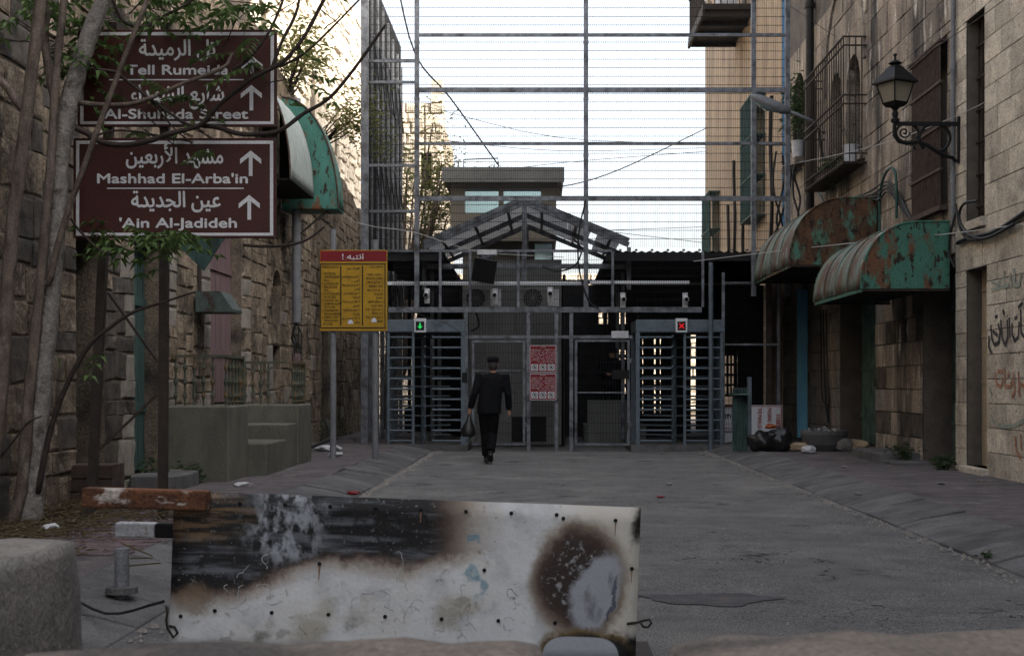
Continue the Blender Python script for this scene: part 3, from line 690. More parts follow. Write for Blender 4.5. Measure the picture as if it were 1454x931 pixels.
# turnstiles
def turnstile(name, lab, x0, x1, fixed, arrow):
    # x0..x1 outer pixel columns of the header; fixed = side of the comb of fixed bars (+1 right, -1 left)
    t = thing(name, lab, 'turnstile', (gx((x0+x1)/2), DG, 0), 'full height turnstiles of the checkpoint')
    d0, d1 = DG-.12, DG+1.25; zt, zb = 2.30, .20
    b = MB(); b.box(gx(x0), gx(x1), d0, d1, zt, zt+.24); b.build('header', M['bluesteel'], t, bevel=.008)
    b = MB(); b.box(gx(x0)-.1, gx(x1)+.06, d0-.1, d1+.1, .0, .12); b.build('base_slab', M['kerb'], t)
    xa, xb = (gx(x0), gx(x1))
    cx = xa + (xb-xa)*(.44 if fixed > 0 else .47); cy = DG+.55
    b = MB(); b.cyl((cx, cy, .12), (cx, cy, zt), .05, 14); rt = b.build('rotor_column', M['bluesteel'], t, smooth=False)
    n = 11; rl_ = min(xb-cx, cx-xa)-.05
    for k in range(n):
        z = zb+.08+(zt-zb-.16)*k/(n-1)
        for a in (38, 158, 278):
            dx, dy = math.cos(R(a))*fixed, math.sin(R(a))
            b = MB(); b.cyl((cx+dx*.05, cy+dy*.05, z), (cx+dx*rl_, cy+dy*rl_, z), .019, 8); b.build('arm', M['bluesteel'], rt)
    # fixed comb and frame on the way-in side
    xs = xb-.04 if fixed > 0 else xa+.04
    for y in (d0+.04, d1-.04):
        b = MB(); b.box(xs-.04, xs+.04, y-.04, y+.04, .12, zt-.002); b.build('post', M['bluesteel'], t)
    for k in range(n):
        z = zb+(zt-zb-.1)*k/(n-1)
        b = MB(); b.cyl((xs-fixed*.041, d0+.04, z), (xs-fixed*(.60 if fixed > 0 else .66), d0+.04, z), .021, 8); b.build('fixed_bar', M['bluesteel'], t)
    # cage of horizontal hoops on the other side of the rotor
    xc = xa+.06 if fixed > 0 else xb-.06
    xm = cx-fixed*.14
    for x in (xc, xm):
        b = MB(); b.box(x-.025, x+.025, d0+.015, d0+.065, .12, zt-.002); b.build('cage_post', M['bluesteel'], t)
    for k in range(n):
        z = zb+(zt-zb-.1)*k/(n-1)
        b = MB(); b.cyl((min(xc,xm)+.026, d0+.04, z), (max(xc,xm)-.026, d0+.04, z), .019, 8); b.build('hoop_bar', M['bluesteel'], t)
    for k in range(6):
        b = MB(); y = d0+.25+(d1-d0-.3)*k/5; b.cyl((xc-fixed*(.02+.03*math.sin(k*.6)), y, .12), (xc-fixed*(.02+.03*math.sin(k*.6)), y, zt), .018, 8); b.build('cage_bar', M['bluesteel'], t)
    # signal box
    xi = gx(x0)+(gx(x1)-gx(x0))*(.44 if fixed > 0 else .51)
    b = MB(); b.box(xi-.115, xi+.115, d0-.07, d0-.001, 2.29, 2.56); sg = b.build('signal_box', M['brightsteel'], t, bevel=.006)
    b = MB(); b.box(xi-.08, xi+.08, d0-.074, d0-.0705, 2.33, 2.50); b.build('signal_face', M['black'], sg)
    b = MB(); z = 2.415; y = d0-.079
    if arrow == 'down':
        b.box(xi-.014, xi+.014, y, y+.004, z-.01, z+.055); b.prism([(xi-.05,y,z-.005),(xi+.05,y,z-.005),(xi,y,z-.06)], (0,.004,0))
        b.build('signal_arrow', M['green_led'], sg)
    else:
        b.bar((xi-.045,y,z-.045),(xi+.045,y,z+.045), .02, .004, (0,1,0)); b.bar((xi+.045,y-.005,z-.045),(xi-.045,y-.005,z+.045), .02, .004, (0,1,0))
        b.build('signal_cross', M['red_led'], sg)
    return t
M['green_led'] = glow('green_signal_light', (.03,1,.18), .16); M['red_led'] = glow('red_signal_light', (1,.02,.03), .18)
turnstile('turnstile', 'blue grey full height turnstile with a green arrow signal', 548, 661, 1, 'down')
turnstile('turnstile', 'blue grey full height turnstile with a red cross signal', 902, 1028, -1, 'x')
# extra cage posts left of the left turnstile, tall post right
t = thing('steel_post', 'slim blue grey steel post standing before the red cross turnstile', 'post', (gx(1006), DG-.35, 0))
b = MB(); b.cyl((gx(1006), DG-.35, .0), (gx(1006), DG-.35, 3.62), .045, 12); b.build('pole', M['bluesteel'], t)
b = MB(); b.lathe([(.11,0),(.11,.012),(.05,.014)], (gx(1006), DG-.35, .012), 16); b.build('base_plate', M['bluesteel'], t)

# right hand fence bay in the dark
t = thing('mesh_fence', 'dark mesh fence bay between the turnstile and the blue door', 'fence', (gx(1070), DG+.5, 0))
for x in (gx(1032), gx(1112)):
    b = MB(); b.box(x-.03, x+.03, DG+.47, DG+.53, .12, 3.5); b.build('post', M['steel'], t)
for z in (.35, 2.08, 3.3):
    b = MB(); b.box(gx(1032)+.031, gx(1112)-.031, DG+.48, DG+.52, z-.02, z+.02); b.build('rail', M['steel'], t)
wire_panel(t, gx(1033), gx(1111), .35, 3.3, DG+.53, .05, .15, .0025, .0028)
b = MB(); b.box(gx(1104)-.05, gx(1104)+.05, DG+.9, DG+1.0, .1, 3.5); b.build('rust_post', M['rustiron'], t)

# canopies
def canopy(name, lab, x0, x1, z, d0, d1, drop):
    t = thing(name, lab, 'canopy', ((x0+x1)/2, (d0+d1)/2, z))
    n = int((x1-x0)/.076)
    b = MB()
    for i in range(n):
        xa = x0+(x1-x0)*i/n; xb_ = x0+(x1-x0)*(i+1)/n; za, zb_ = (z+.035*(i % 2), z+.035*((i+1) % 2))
        b.prism([(xa,d0,za),(xb_,d0,zb_),(xb_,d0,zb_+.006),(xa,d0,za+.006)], (0,d1-d0,drop))
    b.build('corrugated_sheet', M['darkroof'], t)
    for k in range(4):
        y = d0+.15+(d1-d0-.3)*k/3; b = MB(); b.box(x0, x1, y-.04, y+.04, z-.13+drop*(y-d0)/(d1-d0), z-.004+drop*(y-d0)/(d1-d0)); b.build('joist', M['black'], t)
    b = MB(); b.box(x0, x1, d0-.03, d0-.002, z-.16, z-.002); b.build('fascia', M['darkroof'], t)
    for x in (x0+.08, x1-.08):
        b = MB(); b.box(x-.04, x+.04, d1-.2, d1-.12, .1, z+drop-.14); b.build('post', M['black'], t)
    return t
canopy('canopy', 'dark corrugated canopy roof over the green arrow turnstile', gx(528), gx(627), gz(357), DG+.25, 31, -.1)
cr = canopy('canopy', 'long dark corrugated canopy roof over the red cross turnstile', gx(862), 5.5, gz(357), DG+.25, 32, -.1)
for i in range(9):
    b = MB(); u = gx(880)+.31*i; b.box(u, u+.05, DG+.2, DG+.24, gz(357)+.03, gz(357)+.07); b.build('clip', M['steel'], cr)

# gable roof frame
D2 = 26.0; s2 = F/D2
rx = lambda px: (px-CX)/s2
rz_ = lambda py: H+(CY-py)/s2
t = thing('gable_roof', 'steel framed pitched roof of grey corrugated sheets in front of the guard tower', 'roof', (rx(745), 27.5, 3.5))
ap = (rx(745), rz_(287)); el = (rx(605), rz_(349)); er = (rx(891), rz_(346))
y0_, y1_ = 25.6, 29.4
for side, (e, skip) in enumerate(((el, ()), (er, (4, 6)))):
    n = 7
    for k in range(n):
        a = Vector((ap[0]+(e[0]-ap[0])*k/n, 0, ap[1]+(e[1]-ap[1])*k/n)); c = Vector((ap[0]+(e[0]-ap[0])*(k+.99)/n, 0, ap[1]+(e[1]-ap[1])*(k+.99)/n))
        if k in skip: c = a+(c-a)*.55
        b = MB(); m_ = 12; up = Vector((0,0,1))
        pts_t = []
        for j in range(m_+1):
            y = y0_+(y1_-y0_)*j/m_; h_ = .02*(j % 2)
            pts_t.append((a+Vector((0,y,h_)), c+Vector((0,y,h_))))
        for j in range(m_): b.quad(pts_t[j][0], pts_t[j][1], pts_t[j+1][1], pts_t[j+1][0])
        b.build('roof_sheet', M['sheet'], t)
    for y in (y0_-.02, (y0_+y1_)/2, y1_):
        b = MB(); b.bar((ap[0], y, ap[1]-.07), (e[0], y, e[1]-.07), .07, .1); b.build('rafter', M['steel'], t)
        b = MB(); b.box(e[0]-.04, e[0]+.04, y-.04, y+.04, 3.2 if y < 26 else .1, e[1]-.12); b.build('post', M['steel'], t)
    for k in (1, 3, 5):
        px_, pz_ = ap[0]+(e[0]-ap[0])*k/6, ap[1]+(e[1]-ap[1])*k/6-.04
        b = MB(); b.box(px_-.03, px_+.03, y0_, y1_, pz_-.03, pz_); b.build('purlin', M['steel'], t)
    b = MB(); b.bar((ap[0], y0_-.06, ap[1]+.02), (e[0], y0_-.06, e[1]+.02), .02, .09); b.build('barge_board', M['steel'], t)
for y in (y0_-.02, y1_):
    b = MB(); b.box(ap[0]-.05, ap[0]+.05, y-.05, y+.05, 3.3, ap[1]-.12); b.build('king_post', M['steel'], t)
    b = MB(); b.box(el[0]+.05, er[0]-.05, y-.035, y+.035, 3.62, 3.72); b.build('tie_beam', M['steel'], t)

# guard booth
t = thing('guard_booth', 'dark grey steel panelled booth behind the mesh gates', 'booth', (-.5, 28, 0))
bx0, bx1 = -1.52, .42
b = MB(); b.box(bx0, bx1, 26.5, 30.5, .02, 3.9); b.build('body', M['booth'], t)
for i in range(4):
    wd = (bx1-bx0)/4; b = MB(); b.box(bx0+i*wd+.006, bx0+(i+1)*wd-.006, 26.48, 26.499, .75, 3.88); b.build('panel', M['booth'], t)
b = MB(); b.box(bx0+.01, bx1-.01, 26.47, 26.499, .04, .74); b.build('plinth_panel', M['booth'], t)
b = MB(); b.box(-.62, .1, 26.455, 26.469, .1, .62); b.build('vent_opening', M['black'], t)
b = MB(); b.box(1.0, 2.05, 27.6, 27.68, .02, .95); b.build('counter', M['booth'], t)
b = MB(); b.box(.45, .5, 26.6, 30.4, .02, 3.6); b.build('side_panel', M['black'], t)
# tower
D3 = 30.0; s3_ = F/D3
tx = lambda px: (px-CX)/s3_
tz = lambda py: H+(CY-py)/s3_
t = thing('guard_tower', 'olive grey watch tower cabin with a flat overhanging roof and tinted windows', 'tower', (tx(715), 31, 0))
b = MB(); b.box(tx(655), tx(775), 30.52, 32.8, .0, tz(342)-.002); b.build('shaft', M['tower'], t)
X0, X1 = tx(640), tx(790)
wz0, wz1 = tz(302), tz(267)
b = MB()
b.box(X0, X1, D3, 32.6, tz(342), wz0); b.box(X0, X1, D3+.002, 32.6, wz1, tz(258))
for xa, xb_ in ((X0,tx(660)),(tx(708),tx(715)),(tx(768),X1)): b.box(xa, xb_, D3+.001, D3+.12, wz0, wz1)
for xa in (X0, X1-.1): b.box(xa, xa+.1, D3+.12, 32.5, wz0, wz1)
b.box(X0+.1, X1-.1, 32.45, 32.55, wz0, wz1)
b.build('cabin', M['tower'], t)
b = MB(); b.box(tx(630), tx(800), D3-.35, 33, tz(258)+.002, tz(246)); rf = b.build('roof', M['tower'], t)
b = MB(); b.box(tx(629), tx(801), D3-.38, D3-.351, tz(262), tz(241)); b.build('fascia', M['booth'], rf)
for px_ in (645, 778):
    b = MB(); b.tube([(tx(px_)+.09*math.cos(a), D3-.2, tz(246)+.09*math.sin(a)) for a in [math.pi*i/8 for i in range(9)]], .02, 6); b.build('lifting_eye', M['iron'], rf)
gl = flat('tinted_glass', (.34,.46,.47), .12, .7, .8); M['glass'] = gl
for xa, xb_ in ((660,708),(715,768)):
    b = MB(); b.box(tx(xa), tx(xb_), D3+.06, D3+.07, wz0, wz1); w_ = b.build('window', gl, t)
    b = MB(); b.box(tx(xa), tx(xb_), D3-.02, D3+.058, wz1-.06, wz1); b.build('frame', M['booth'], w_)
b = MB(); b.box(tx(637), tx(662), D3-.12, D3-.002, tz(337), tz(323)); b.build('white_box', M['whiteplastic'], t)
b = MB(); b.box(tx(757), tx(786), D3-.1, D3-.002, tz(372), tz(345)); b.build('lower_window', M['black'], t)
b = MB(); b.box(tx(759.5), tx(783.5), D3-.11, D3-.101, tz(369.5), tz(347.5)); b.build('lower_pane', gl, t)
# antenna and rods on tower roof
t = thing('antenna_frame', 'thin bent pipe antenna frame on the watch tower roof', 'antenna', (tx(680), 31, tz(246)))
b = MB(); b.tube([(tx(655),31,tz(246)),(tx(655),31,tz(216)),(tx(705),31,tz(214)),(tx(706),31,tz(246))], .018, 6); b.build('pipe', M['iron'], t)
for k in range(9):
    b = MB(); a = random.uniform(0, 6.3); p = Vector((tx(703), 31, tz(232))); pts = [p]
    for j in range(4): p = p+Vector((random.uniform(-.12,.14), random.uniform(-.1,.1), random.uniform(-.09,.10))); pts.append(p)
    b.tube(pts, .009, 4); b.build('loose_wire', M['iron'], t)

# back partition added to keep the interior dark, with gaps for the far sunlight, and side walls
t = thing('partition', 'dark sheet metal partition at the back of the checkpoint with bright gaps', 'partition', (0, 31.2, 0))
PB = Plane_('F', 31.4); sp = F/31.4
ux = lambda px: (px-CX)/sp
uz = lambda py: H+(CY-py)/sp
gaps = [(ux(573),ux(586),uz(578),uz(462)),(ux(553),ux(592),uz(458),uz(425)),(ux(850),ux(900),uz(460),uz(443)),(ux(905),ux(945),uz(590),uz(470)),(ux(872),ux(902),uz(560),uz(496)),(ux(981),ux(988),uz(622),uz(470)),(ux(1025),ux(1042),uz(574),uz(505))]
backing(t, PB, -3.4, -1.6, .0, 3.75, gaps[:2], .06, M['black'])
backing(t, PB, .5, 5.5, .0, 3.75, gaps[2:], .06, M['black'])
bars = thing('far_turnstile', 'row of dark upright bars and rails seen in silhouette behind the red cross turnstile', 'turnstile', (ux(925), 30.9, 0))
for i in range(12):
    b = MB(); x = ux(858)+(ux(948)-ux(858))*i/11; b.box(x-.055-.02*(i%3), x+.05, 30.9, 30.96, .05, 3.4); b.build('bar', M['black'], bars)
for i in range(9):
    b = MB(); z = .5+.24*i; b.box(ux(856), ux(950), 30.962, 31.0, z, z+.09); b.build('rail', M['black'], bars)

for i in range(5):
    b = MB(); x = ux(1024)+(ux(1044)-ux(1024))*i/4; b.box(x-.02, x+.02, 30.9, 30.96, 1.0, 2.4); b.build('bar', M['black'], bars)
for i in range(6):
    b = MB(); z = 1.0+.25*i; b.box(ux(1022), ux(1046), 30.962, 31.0, z, z+.06); b.build('rail', M['black'], bars)
# air conditioners, cameras, loudspeaker
def ac(x0, x1, lab):
    t = thing('air_conditioner', lab, 'air conditioner', (gx((x0+x1)/2), DG+.6, gz(436)), 'air conditioner units above the gates')
    b = MB(); b.cbox(gx(x0), gx(x1), DG+.35, DG+.68, gz(436), gz(407), .012); b.build('casing', M['booth'], t)
    cx = gx(x0+(x1-x0)*.33); cz = gz(421.5); r = .185
    b = MB(); b.tube([(cx,DG+.349,cz),(cx,DG+.33,cz)], r, 24); b.build('fan_well', M['black'], t)
    b = MB()
    for k in range(1, 6):
        b.tube([(cx+r*k/5*math.cos(a), DG+.32, cz+r*k/5*math.sin(a)) for a in [2*math.pi*j/24 for j in range(25)]], .006, 4, False)
    for k in range(6):
        a = math.pi*k/6; b.cyl((cx-r*math.cos(a), DG+.315, cz-r*math.sin(a)), (cx+r*math.cos(a), DG+.315, cz+r*math.sin(a)), .006, 4)
    b.build('fan_guard', M['booth'], t)
    b = MB(); b.box(gx(x0+(x1-x0)*.7), gx(x1-2), DG+.335, DG+.349, gz(433), gz(409)); b.build('service_cover', M['whiteplastic'], t)
ac(655, 713, 'air conditioner outdoor unit left of the black loudspeaker bracket line')
ac(737, 796, 'air conditioner outdoor unit directly above the red notice boards')
bpy.data.objects['air_conditioner']['label'] = 'air conditioner outdoor unit under the black loudspeaker'
def camera_unit(px, py, lab):
    t = thing('security_camera', lab, 'camera', (gx(px), DG-.1, gz(py+12)), 'security cameras on the gate beam')
    b = MB(); b.box(gx(px)-.05, gx(px)+.05, DG-.1, DG-.065, gz(py+13), gz(py-8)); b.build('back_plate', M['whiteplastic'], t)
    b = MB(); p = Vector((gx(px), DG-.11, gz(py-1))); b.tube([p, p+Vector((.0,-.24,-.05))], .05, 14); b.build('housing', M['whiteplastic'], t)
    b = MB(); b.tube([p+Vector((0,-.241,-.05)), p+Vector((0,-.25,-.052))], .038, 14); b.build('lens', M['black'], t)
camera_unit(607, 418, 'white security camera on the beam over the green arrow turnstile')
camera_unit(703, 418, 'white security camera on the beam just right of the black loudspeaker')
camera_unit(781, 416, 'white security camera on the beam above the red notice boards')
camera_unit(884, 424, 'white security camera on the beam above the junction box')
camera_unit(972, 424, 'white security camera on the beam over the red cross turnstile')
t = thing('loudspeaker', 'black tilted loudspeaker box hanging from a white bracket on the screen', 'loudspeaker', (gx(690), DG-.4, gz(384)))
b = bmesh.new(); bmesh.ops.create_cube(b, size=1); bmesh.ops.scale(b, vec=(.44,.36,.46), verts=b.verts)
for v in b.verts:
    if v.co.y > 0: v.co.x *= .7; v.co.z *= .8
bmesh.ops.bevel(b, geom=b.edges[:], offset=.012, segments=1, affect='EDGES')
m_ = MB().add_bm(b, Matrix.Translation((gx(690), DG-.36, gz(384))) @ Matrix.Rotation(R(10), 4, 'Y') @ Matrix.Rotation(R(18), 4, 'X')); m_.build('cabinet', M['black'], t)
b = MB(); b.box(gx(679), gx(706), DG-.34, DG-.03, gz(364), gz(357)); b.build('bracket', M['whiteplastic'], t)
b = MB(); b.tube([(gx(683),DG-.3,gz(365)),(gx(690),DG-.33,gz(369)),(gx(700),DG-.3,gz(365))], .02, 6); b.build('yoke', M['steel'], t)

# red notice boards with small print
def shape_tables():
    T = {}
    for c in range(0xFE70, 0xFEFD):
        d = unicodedata.decomposition(chr(c)).split()
        if len(d) == 2: T.setdefault(chr(int(d[1],16)), {})[d[0][1:-1]] = chr(c)
        elif len(d) == 3 and d[0] in ('<isolated>','<final>'): T.setdefault(chr(int(d[1],16))+chr(int(d[2],16)), {})[d[0][1:-1]] = chr(c)
    T['\u0629']['isolated'] = '\uFE94'; T['\u0639']['isolated'] = '\uFECA'; T['\u0647']['isolated'] = '\uFEEA'
    return T
AF = shape_tables()
def ar(s):
    t = []; i = 0
    while i < len(s):
        if s[i] == '\u0644' and s[i:i+2] in AF: t.append(s[i:i+2]); i += 2
        else: t.append(s[i]); i += 1
    o = []
    for k, c in enumerate(t):
        if c not in AF: o.append(c); continue
        pv = k > 0 and t[k-1] in AF and 'initial' in AF[t[k-1]]
        nx = k+1 < len(t) and t[k+1] in AF and 'final' in AF[t[k+1]] and 'initial' in AF[c]
        o.append(AF[c].get('medial' if pv and nx else 'final' if pv else 'initial' if nx else 'isolated') or AF[c]['isolated'])
    return ''.join(reversed(o))
TXT = {}
def text_geo(s):
    if s not in TXT:
        c = bpy.data.curves.new('lettering', 'FONT'); c.body = s; c.size = 1; c.resolution_u = 6
        o = bpy.data.objects.new('lettering', c); col.objects.link(o); bpy.context.view_layer.update()
        me = bpy.data.meshes.new_from_object(o.evaluated_get(bpy.context.evaluated_depsgraph_get()))
        TXT[s] = ([tuple(v.co) for v in me.vertices], [tuple(p.vertices) for p in me.polygons])
        bpy.data.objects.remove(o); bpy.data.meshes.remove(me); bpy.data.curves.remove(c)
    return TXT[s]
def write(b, s, o, h, width=None, align='c', bold=0.0, U=Vector((1,0,0)), V=Vector((0,0,1)), N=Vector((0,-1,0))):
    # flat lettering: o = anchor on the baseline, h = size, width = fit to this width
    vs, fs = text_geo(s)
    if not vs: return
    x0 = min(v[0] for v in vs); x1 = max(v[0] for v in vs); k = h
    ku = (width/(x1-x0)) if width else k
    sh = 0 if align == 'l' else (x1-x0)*ku if align == 'r' else (x1-x0)*ku/2
    st = [(0,0)] if not bold else [(-bold,0),(bold,0),(0,bold),(0,-bold)]
    for q, (dx, dy) in enumerate(st):
        n = len(b.v)
        for v in vs: b.v.append(tuple(Vector(o)+U*((v[0]-x0)*ku-sh+dx*h)+V*(v[1]*k+dy*h)+N*(.0004*q)))
        for f in fs: b.face(*[n+i for i in f])
nb = DG-.125
for k, (y0, y1, lab) in enumerate(((490,529,'red notice board with white print, upper of two on the mesh'),(530,568,'red notice board with white print, lower of two on the mesh'))):
    t = thing('notice_board', lab, 'sign', (gx(771), nb, gz(y1)), 'red notice boards on the gate mesh')
    b = MB(); gbox(b, 752, 790, y0, y1, nb, nb+.012); b.build('panel', M['red'], t)
    b = MB()
    for q in ((752.4,789.6,y0+.4,y0+1.1),(752.4,789.6,y1-1.1,y1-.4),(752.4,753.1,y0+1.1,y1-1.1),(788.9,789.6,y0+1.1,y1-1.1)): gbox(b, *q, nb-.003, nb-.001)
    b.build('border', M['signwhite'], t)
    b = MB()
    head = ar('تعليمات') if k == 0 else 'תשומת לב'[::-1]
    write(b, head, (gx(771), nb-.002, gz(y0+3.4)), .028)
    aw = ['ممنوع الدخول','الى هذا المكان','يجب اتباع','تعليمات الجنود','لا تقف هنا','افراغ الجيوب','شكرا لكم','المرور من هنا'] if k == 0 else ['אסור לעבור','יש להמתין','במקום זה','הוראות החייל','להציג תעודה','אין כניסה','תודה רבה','מעבר הולכי רגל']
    for j in range(8):
        s = '   '.join((ar(aw[(j+i) % 8]) if k == 0 else aw[(j+i) % 8][::-1]) for i in range(2))
        write(b, s, (gx(788), nb-.002, gz(y0+7.0+2.5*j)), .032, gx(788)-gx(754.5 if j < 7 else 764), 'r')
    b.build('lettering', M['signwhite'], t)
    for j in range(3):
        xa = 754.5+11.6*j; b = MB(); gbox(b, xa, xa+9.6, y1-12, y1-3, nb-.004, nb-.001); pc = b.build('pictogram', M['signwhite'], t)
        b = MB(); cx, cz = gx(xa+4.8), gz(y1-7.6); ring = [(cx+.045*math.cos(a), nb-.006, cz+.045*math.sin(a)) for a in [2*math.pi*i/18 for i in range(19)]]
        b.tube(ring, .006, 4, False); b.bar((cx-.032,nb-.006,cz+.032), (cx+.032,nb-.006,cz-.032), .010, .004, (0,1,0)); b.box(cx-.02, cx+.02, nb-.0055, nb-.0045, cz-.018, cz+.018)
        b.build('symbol', M['inkblack'], pc)
# ---------------------------------------------------------------- concrete stoop, railings (left)
t = thing('stoop', 'grey green concrete stoop with steps against the left stone house', 'stoop', (-4.1, 17, 0))
sx0, sx1 = XL+.04, -3.70
b = MB(); b.cbox(sx0, sx1, 15.0, 16.0, .05, 1.03, .02); b.build('landing', M['concrete'], t)
b = MB(); b.cbox(sx0, -3.47, 16.002, 17.25, .05, .54, .015); b.build('step', M['concrete'], t)
b = MB(); b.cbox(sx0, -3.48, 17.252, 18.05, .05, .74, .015); b.build('step', M['concrete'], t)
b = MB(); b.cbox(sx0, -3.465, 18.052, 19.1, .05, 1.0, .02); b.build('landing', M['concrete'], t)
M['railpaint'] = pmat('peeling_green_railing', (.058,.066,.05), (.04,.044,.034), 9, .8, .1, .3, 50, c3=(.09,.06,.032), lo=.5, hi=.6, s3=8)
def railing(lab, y0, y1, zb, zt, returns, xr=-3.755):
    t = thing('railing', lab, 'railing', (xr, (y0+y1)/2, zb))
    b = MB(); b.box(xr-.025, xr+.025, y0, y1, zt, zt+.035); b.build('handrail', M['railpaint'], t)
    b = MB(); b.box(xr-.015, xr+.015, y0, y1, zb+.03, zb+.055); b.build('bottom_rail', M['railpaint'], t)
    prof = lambda h: [(.012,0),(.012,h*.12),(.028,h*.2),(.014,h*.3),(.014,h*.4),(.03,h*.5),(.014,h*.6),(.014,h*.7),(.028,h*.8),(.012,h*.88),(.012,h)]
    pos = [(xr, y0+.03+(y1-y0-.06)*i/5) for i in range(6)]
    if returns:
        b = MB(); b.box(XL+.1, xr-.027, y0, y0+.05, zt+.002, zt+.033); b.build('handrail', M['railpaint'], t)
        pos += [(-4.35+.11*i, y0+.025) for i in range(5)]
    for x, y in pos:
        b = MB(); b.lathe(prof(zt-zb-.002), (x, y, zb), 8); b.build('baluster', M['railpaint'], t)
    b = MB(); b.box(xr-.025, xr+.025, y1-.05, y1, zb, zt-.001); b.build('end_post', M['railpaint'], t)
railing('short rusty green iron railing with turned balusters on the near landing', 15.05, 15.95, 1.03, 1.60, True)
railing('yellowed iron railing with turned balusters on the far landing by the pipe', 18.12, 19.0, 1.0, 1.58, True, -3.56)

# drain pipe (grey) on the left wall
t = thing('drain_pipe', 'thick grey plastic drain pipe on the ragged stone wall', 'pipe', (-4.3, 22.5, 2.0))
px_ = at(421, 400, 21.8).x; b = MB(); b.tube([(px_, 21.8, 2.35), (px_, 21.8, 6.2)], .075, 14); b.build('pipe', M['greypipe'], t)
for z in (3.0, 3.9, 4.8):
    b = MB(); b.tube([(px_,21.8,z),(px_,21.8,z+.06)], .084, 14); b.build('collar', M['greypipe'], t)
b = MB(); random.seed(4)
for k in range(5):
    p = Vector((px_, 21.8, 2.35)); pts = [p]
    for j in range(6): p = p+Vector((random.uniform(-.05,.05), random.uniform(-.05,.05), -.09)); pts.append(p)
    b.tube(pts, .014, 5)
b.build('cable_tangle', M['cable'], t)['kind'] = 'stuff'
b = MB(); b.lathe([(.07,0),(.085,.2),(.06,.2)], (px_, 21.78, 1.62), 12); b.build('pot', M['pinkdoor'], t)
b = MB()
for k in range(14): b.tube([(px_,21.75,4.4+.05*k),(px_+.1*math.cos(k*1.3),21.68,4.42+.05*k)], .01, 4)
b.build('hanging_wire', M['cable'], t)['kind'] = 'stuff'

# small green lamp hood and diamond sign on the left wall
M['hoodpaint'] = pmat('dull_green_grey_paint', (.045,.06,.055), (.03,.04,.037), 6, .6, .1, .3, 40, c3=(.03,.02,.015), lo=.55, hi=.65, s3=6)
t = thing('canopy_hood', 'small box shaped dark green metal hood sticking out from the left wall', 'hood', (-4.2, 16.6, 2.3))
p0 = at(267, 420, 16.4); b = MB()
hz0, hz1 = H+(547-443)/110, H+(547-414)/110
b.prism([(XL+.05,16.3,hz1),(-4.13,16.3,hz1),(-3.98,16.3,hz0+.04),(-3.98,16.3,hz0),(XL+.05,16.3,hz0)], (0,.55,0)); b.build('shell', M['hoodpaint'], t)
b = MB(); b.box(-4.5, -4.45, 16.5, 16.6, hz1, hz1+.35); b.build('bracket', M['iron'], t)
t = thing('diamond_plate', 'dark green diamond shaped metal plate hanging behind the brown sign', 'sign', (-3.9, 13.6, 3.0))
pc = at(289, 345, 13.6); r_ = .30; b = MB(); b.prism([(pc.x-r_,13.6,pc.z),(pc.x,13.6,pc.z-r_),(pc.x+r_*.75,13.6,pc.z+.05),(pc.x,13.6,pc.z+r_)], (0,.02,0)); b.build('plate', M['tealdoor'], t)
b = MB(); b.bar((pc.x-.1,13.63,pc.z), (XL-.02,13.63,pc.z+.1), .03); b.build('arm', M['iron'], t)

# ---------------------------------------------------------------- awnings
def awning(name, lab, side, x_wall, x_out, y0, y1, z0, z1, m_end, m_skin, flat_top=.35):
    t = thing(name, lab, 'awning', ((x_wall+x_out)/2, (y0+y1)/2, z0), 'rusty barrel awnings over the shop doors')
    n = 14; prof = [(x_wall, z1)]
    for i in range(n+1):
        a = math.pi/2*i/n
        prof.append((x_wall+(x_out-x_wall)*(flat_top+(1-flat_top)*math.sin(a)), z0+(z1-z0)*(math.cos(a)**.85 if math.cos(a) > 0 else 0)))
    ns = 8
    b = MB(); base = 0
    m_ = 30
    for j in range(m_+1):
        y = y0+(y1-y0)*j/m_; d = .02*noise.noise((y*1.6, z0, 0))
        for x, z in prof: b.v.append((x+.02*noise.noise((y*1.3, z*2, 4)), y, z+d))
    k = len(prof)
    for j in range(m_):
        for i in range(k-1): b.face(j*k+i, j*k+i+1, (j+1)*k+i+1, (j+1)*k+i)
    o = b.build('curved_skin', m_skin, t, smooth=True); sm = o.modifiers.new('thickness', 'SOLIDIFY'); sm.thickness = .006
    for y, nm in ((y0-.004, 'near'), (y1, 'far')):
        b = MB(); pts = [(x, y, z-.004) for x, z in prof]+[(x_wall, y, z0)]; b.prism(pts, (0,.004,0)); b.build('end_panel', m_end, t)
    for y in (y0-.012, y1+.004):
        b = MB(); b.tube([(x, y, z) for x, z in prof], .014, 5); b.build('edge_trim', m_end, t)
    for q in range(1, 4):
        y = y0+(y1-y0)*q/4; b = MB(); b.tube([(x-(.012 if x < x_wall-.3 else 0), y, z+.012) for x, z in prof], .013, 5); b.build('rib', m_skin, t)
    b = MB(); b.box(min(x_out, x_out), x_out+.02, y0, y1, z0-.05, z0); b.build('front_lip', m_end, t)
    b = MB(); b.bar((x_wall, y0+.02, z0-.02), (x_out, y0+.02, z0-.02), .03); b.build('frame_bar', M['iron'], t)
    b = MB(); b.bar((x_wall, y1-.02, z0-.02), (x_out, y1-.02, z0-.02), .03); b.build('frame_bar', M['iron'], t)
    b = MB(); b.box(min(x_wall,x_out)+.03, max(x_wall,x_out)-.02, y0+.05, y1-.05, z0+.03, z0+.045); b.build('shade_sheet', M['shadeblack'], t)  # near-black sheet put in for the shade under the awning
    return t
awning('awning', 'green barrel awning with scattered rust specks beside the pale building', 'R', XR-.05, 4.34, 17.25, 20.2, 2.59, 3.50, M['greenpaint'], M['fadegreen'])
awning('awning', 'heavily rusted brown barrel awning next to the checkpoint canopy', 'R', XR-.05, 4.11, 21.0, 24.5, 3.27, 4.38, M['rustgreen'], M['fadegreen'])
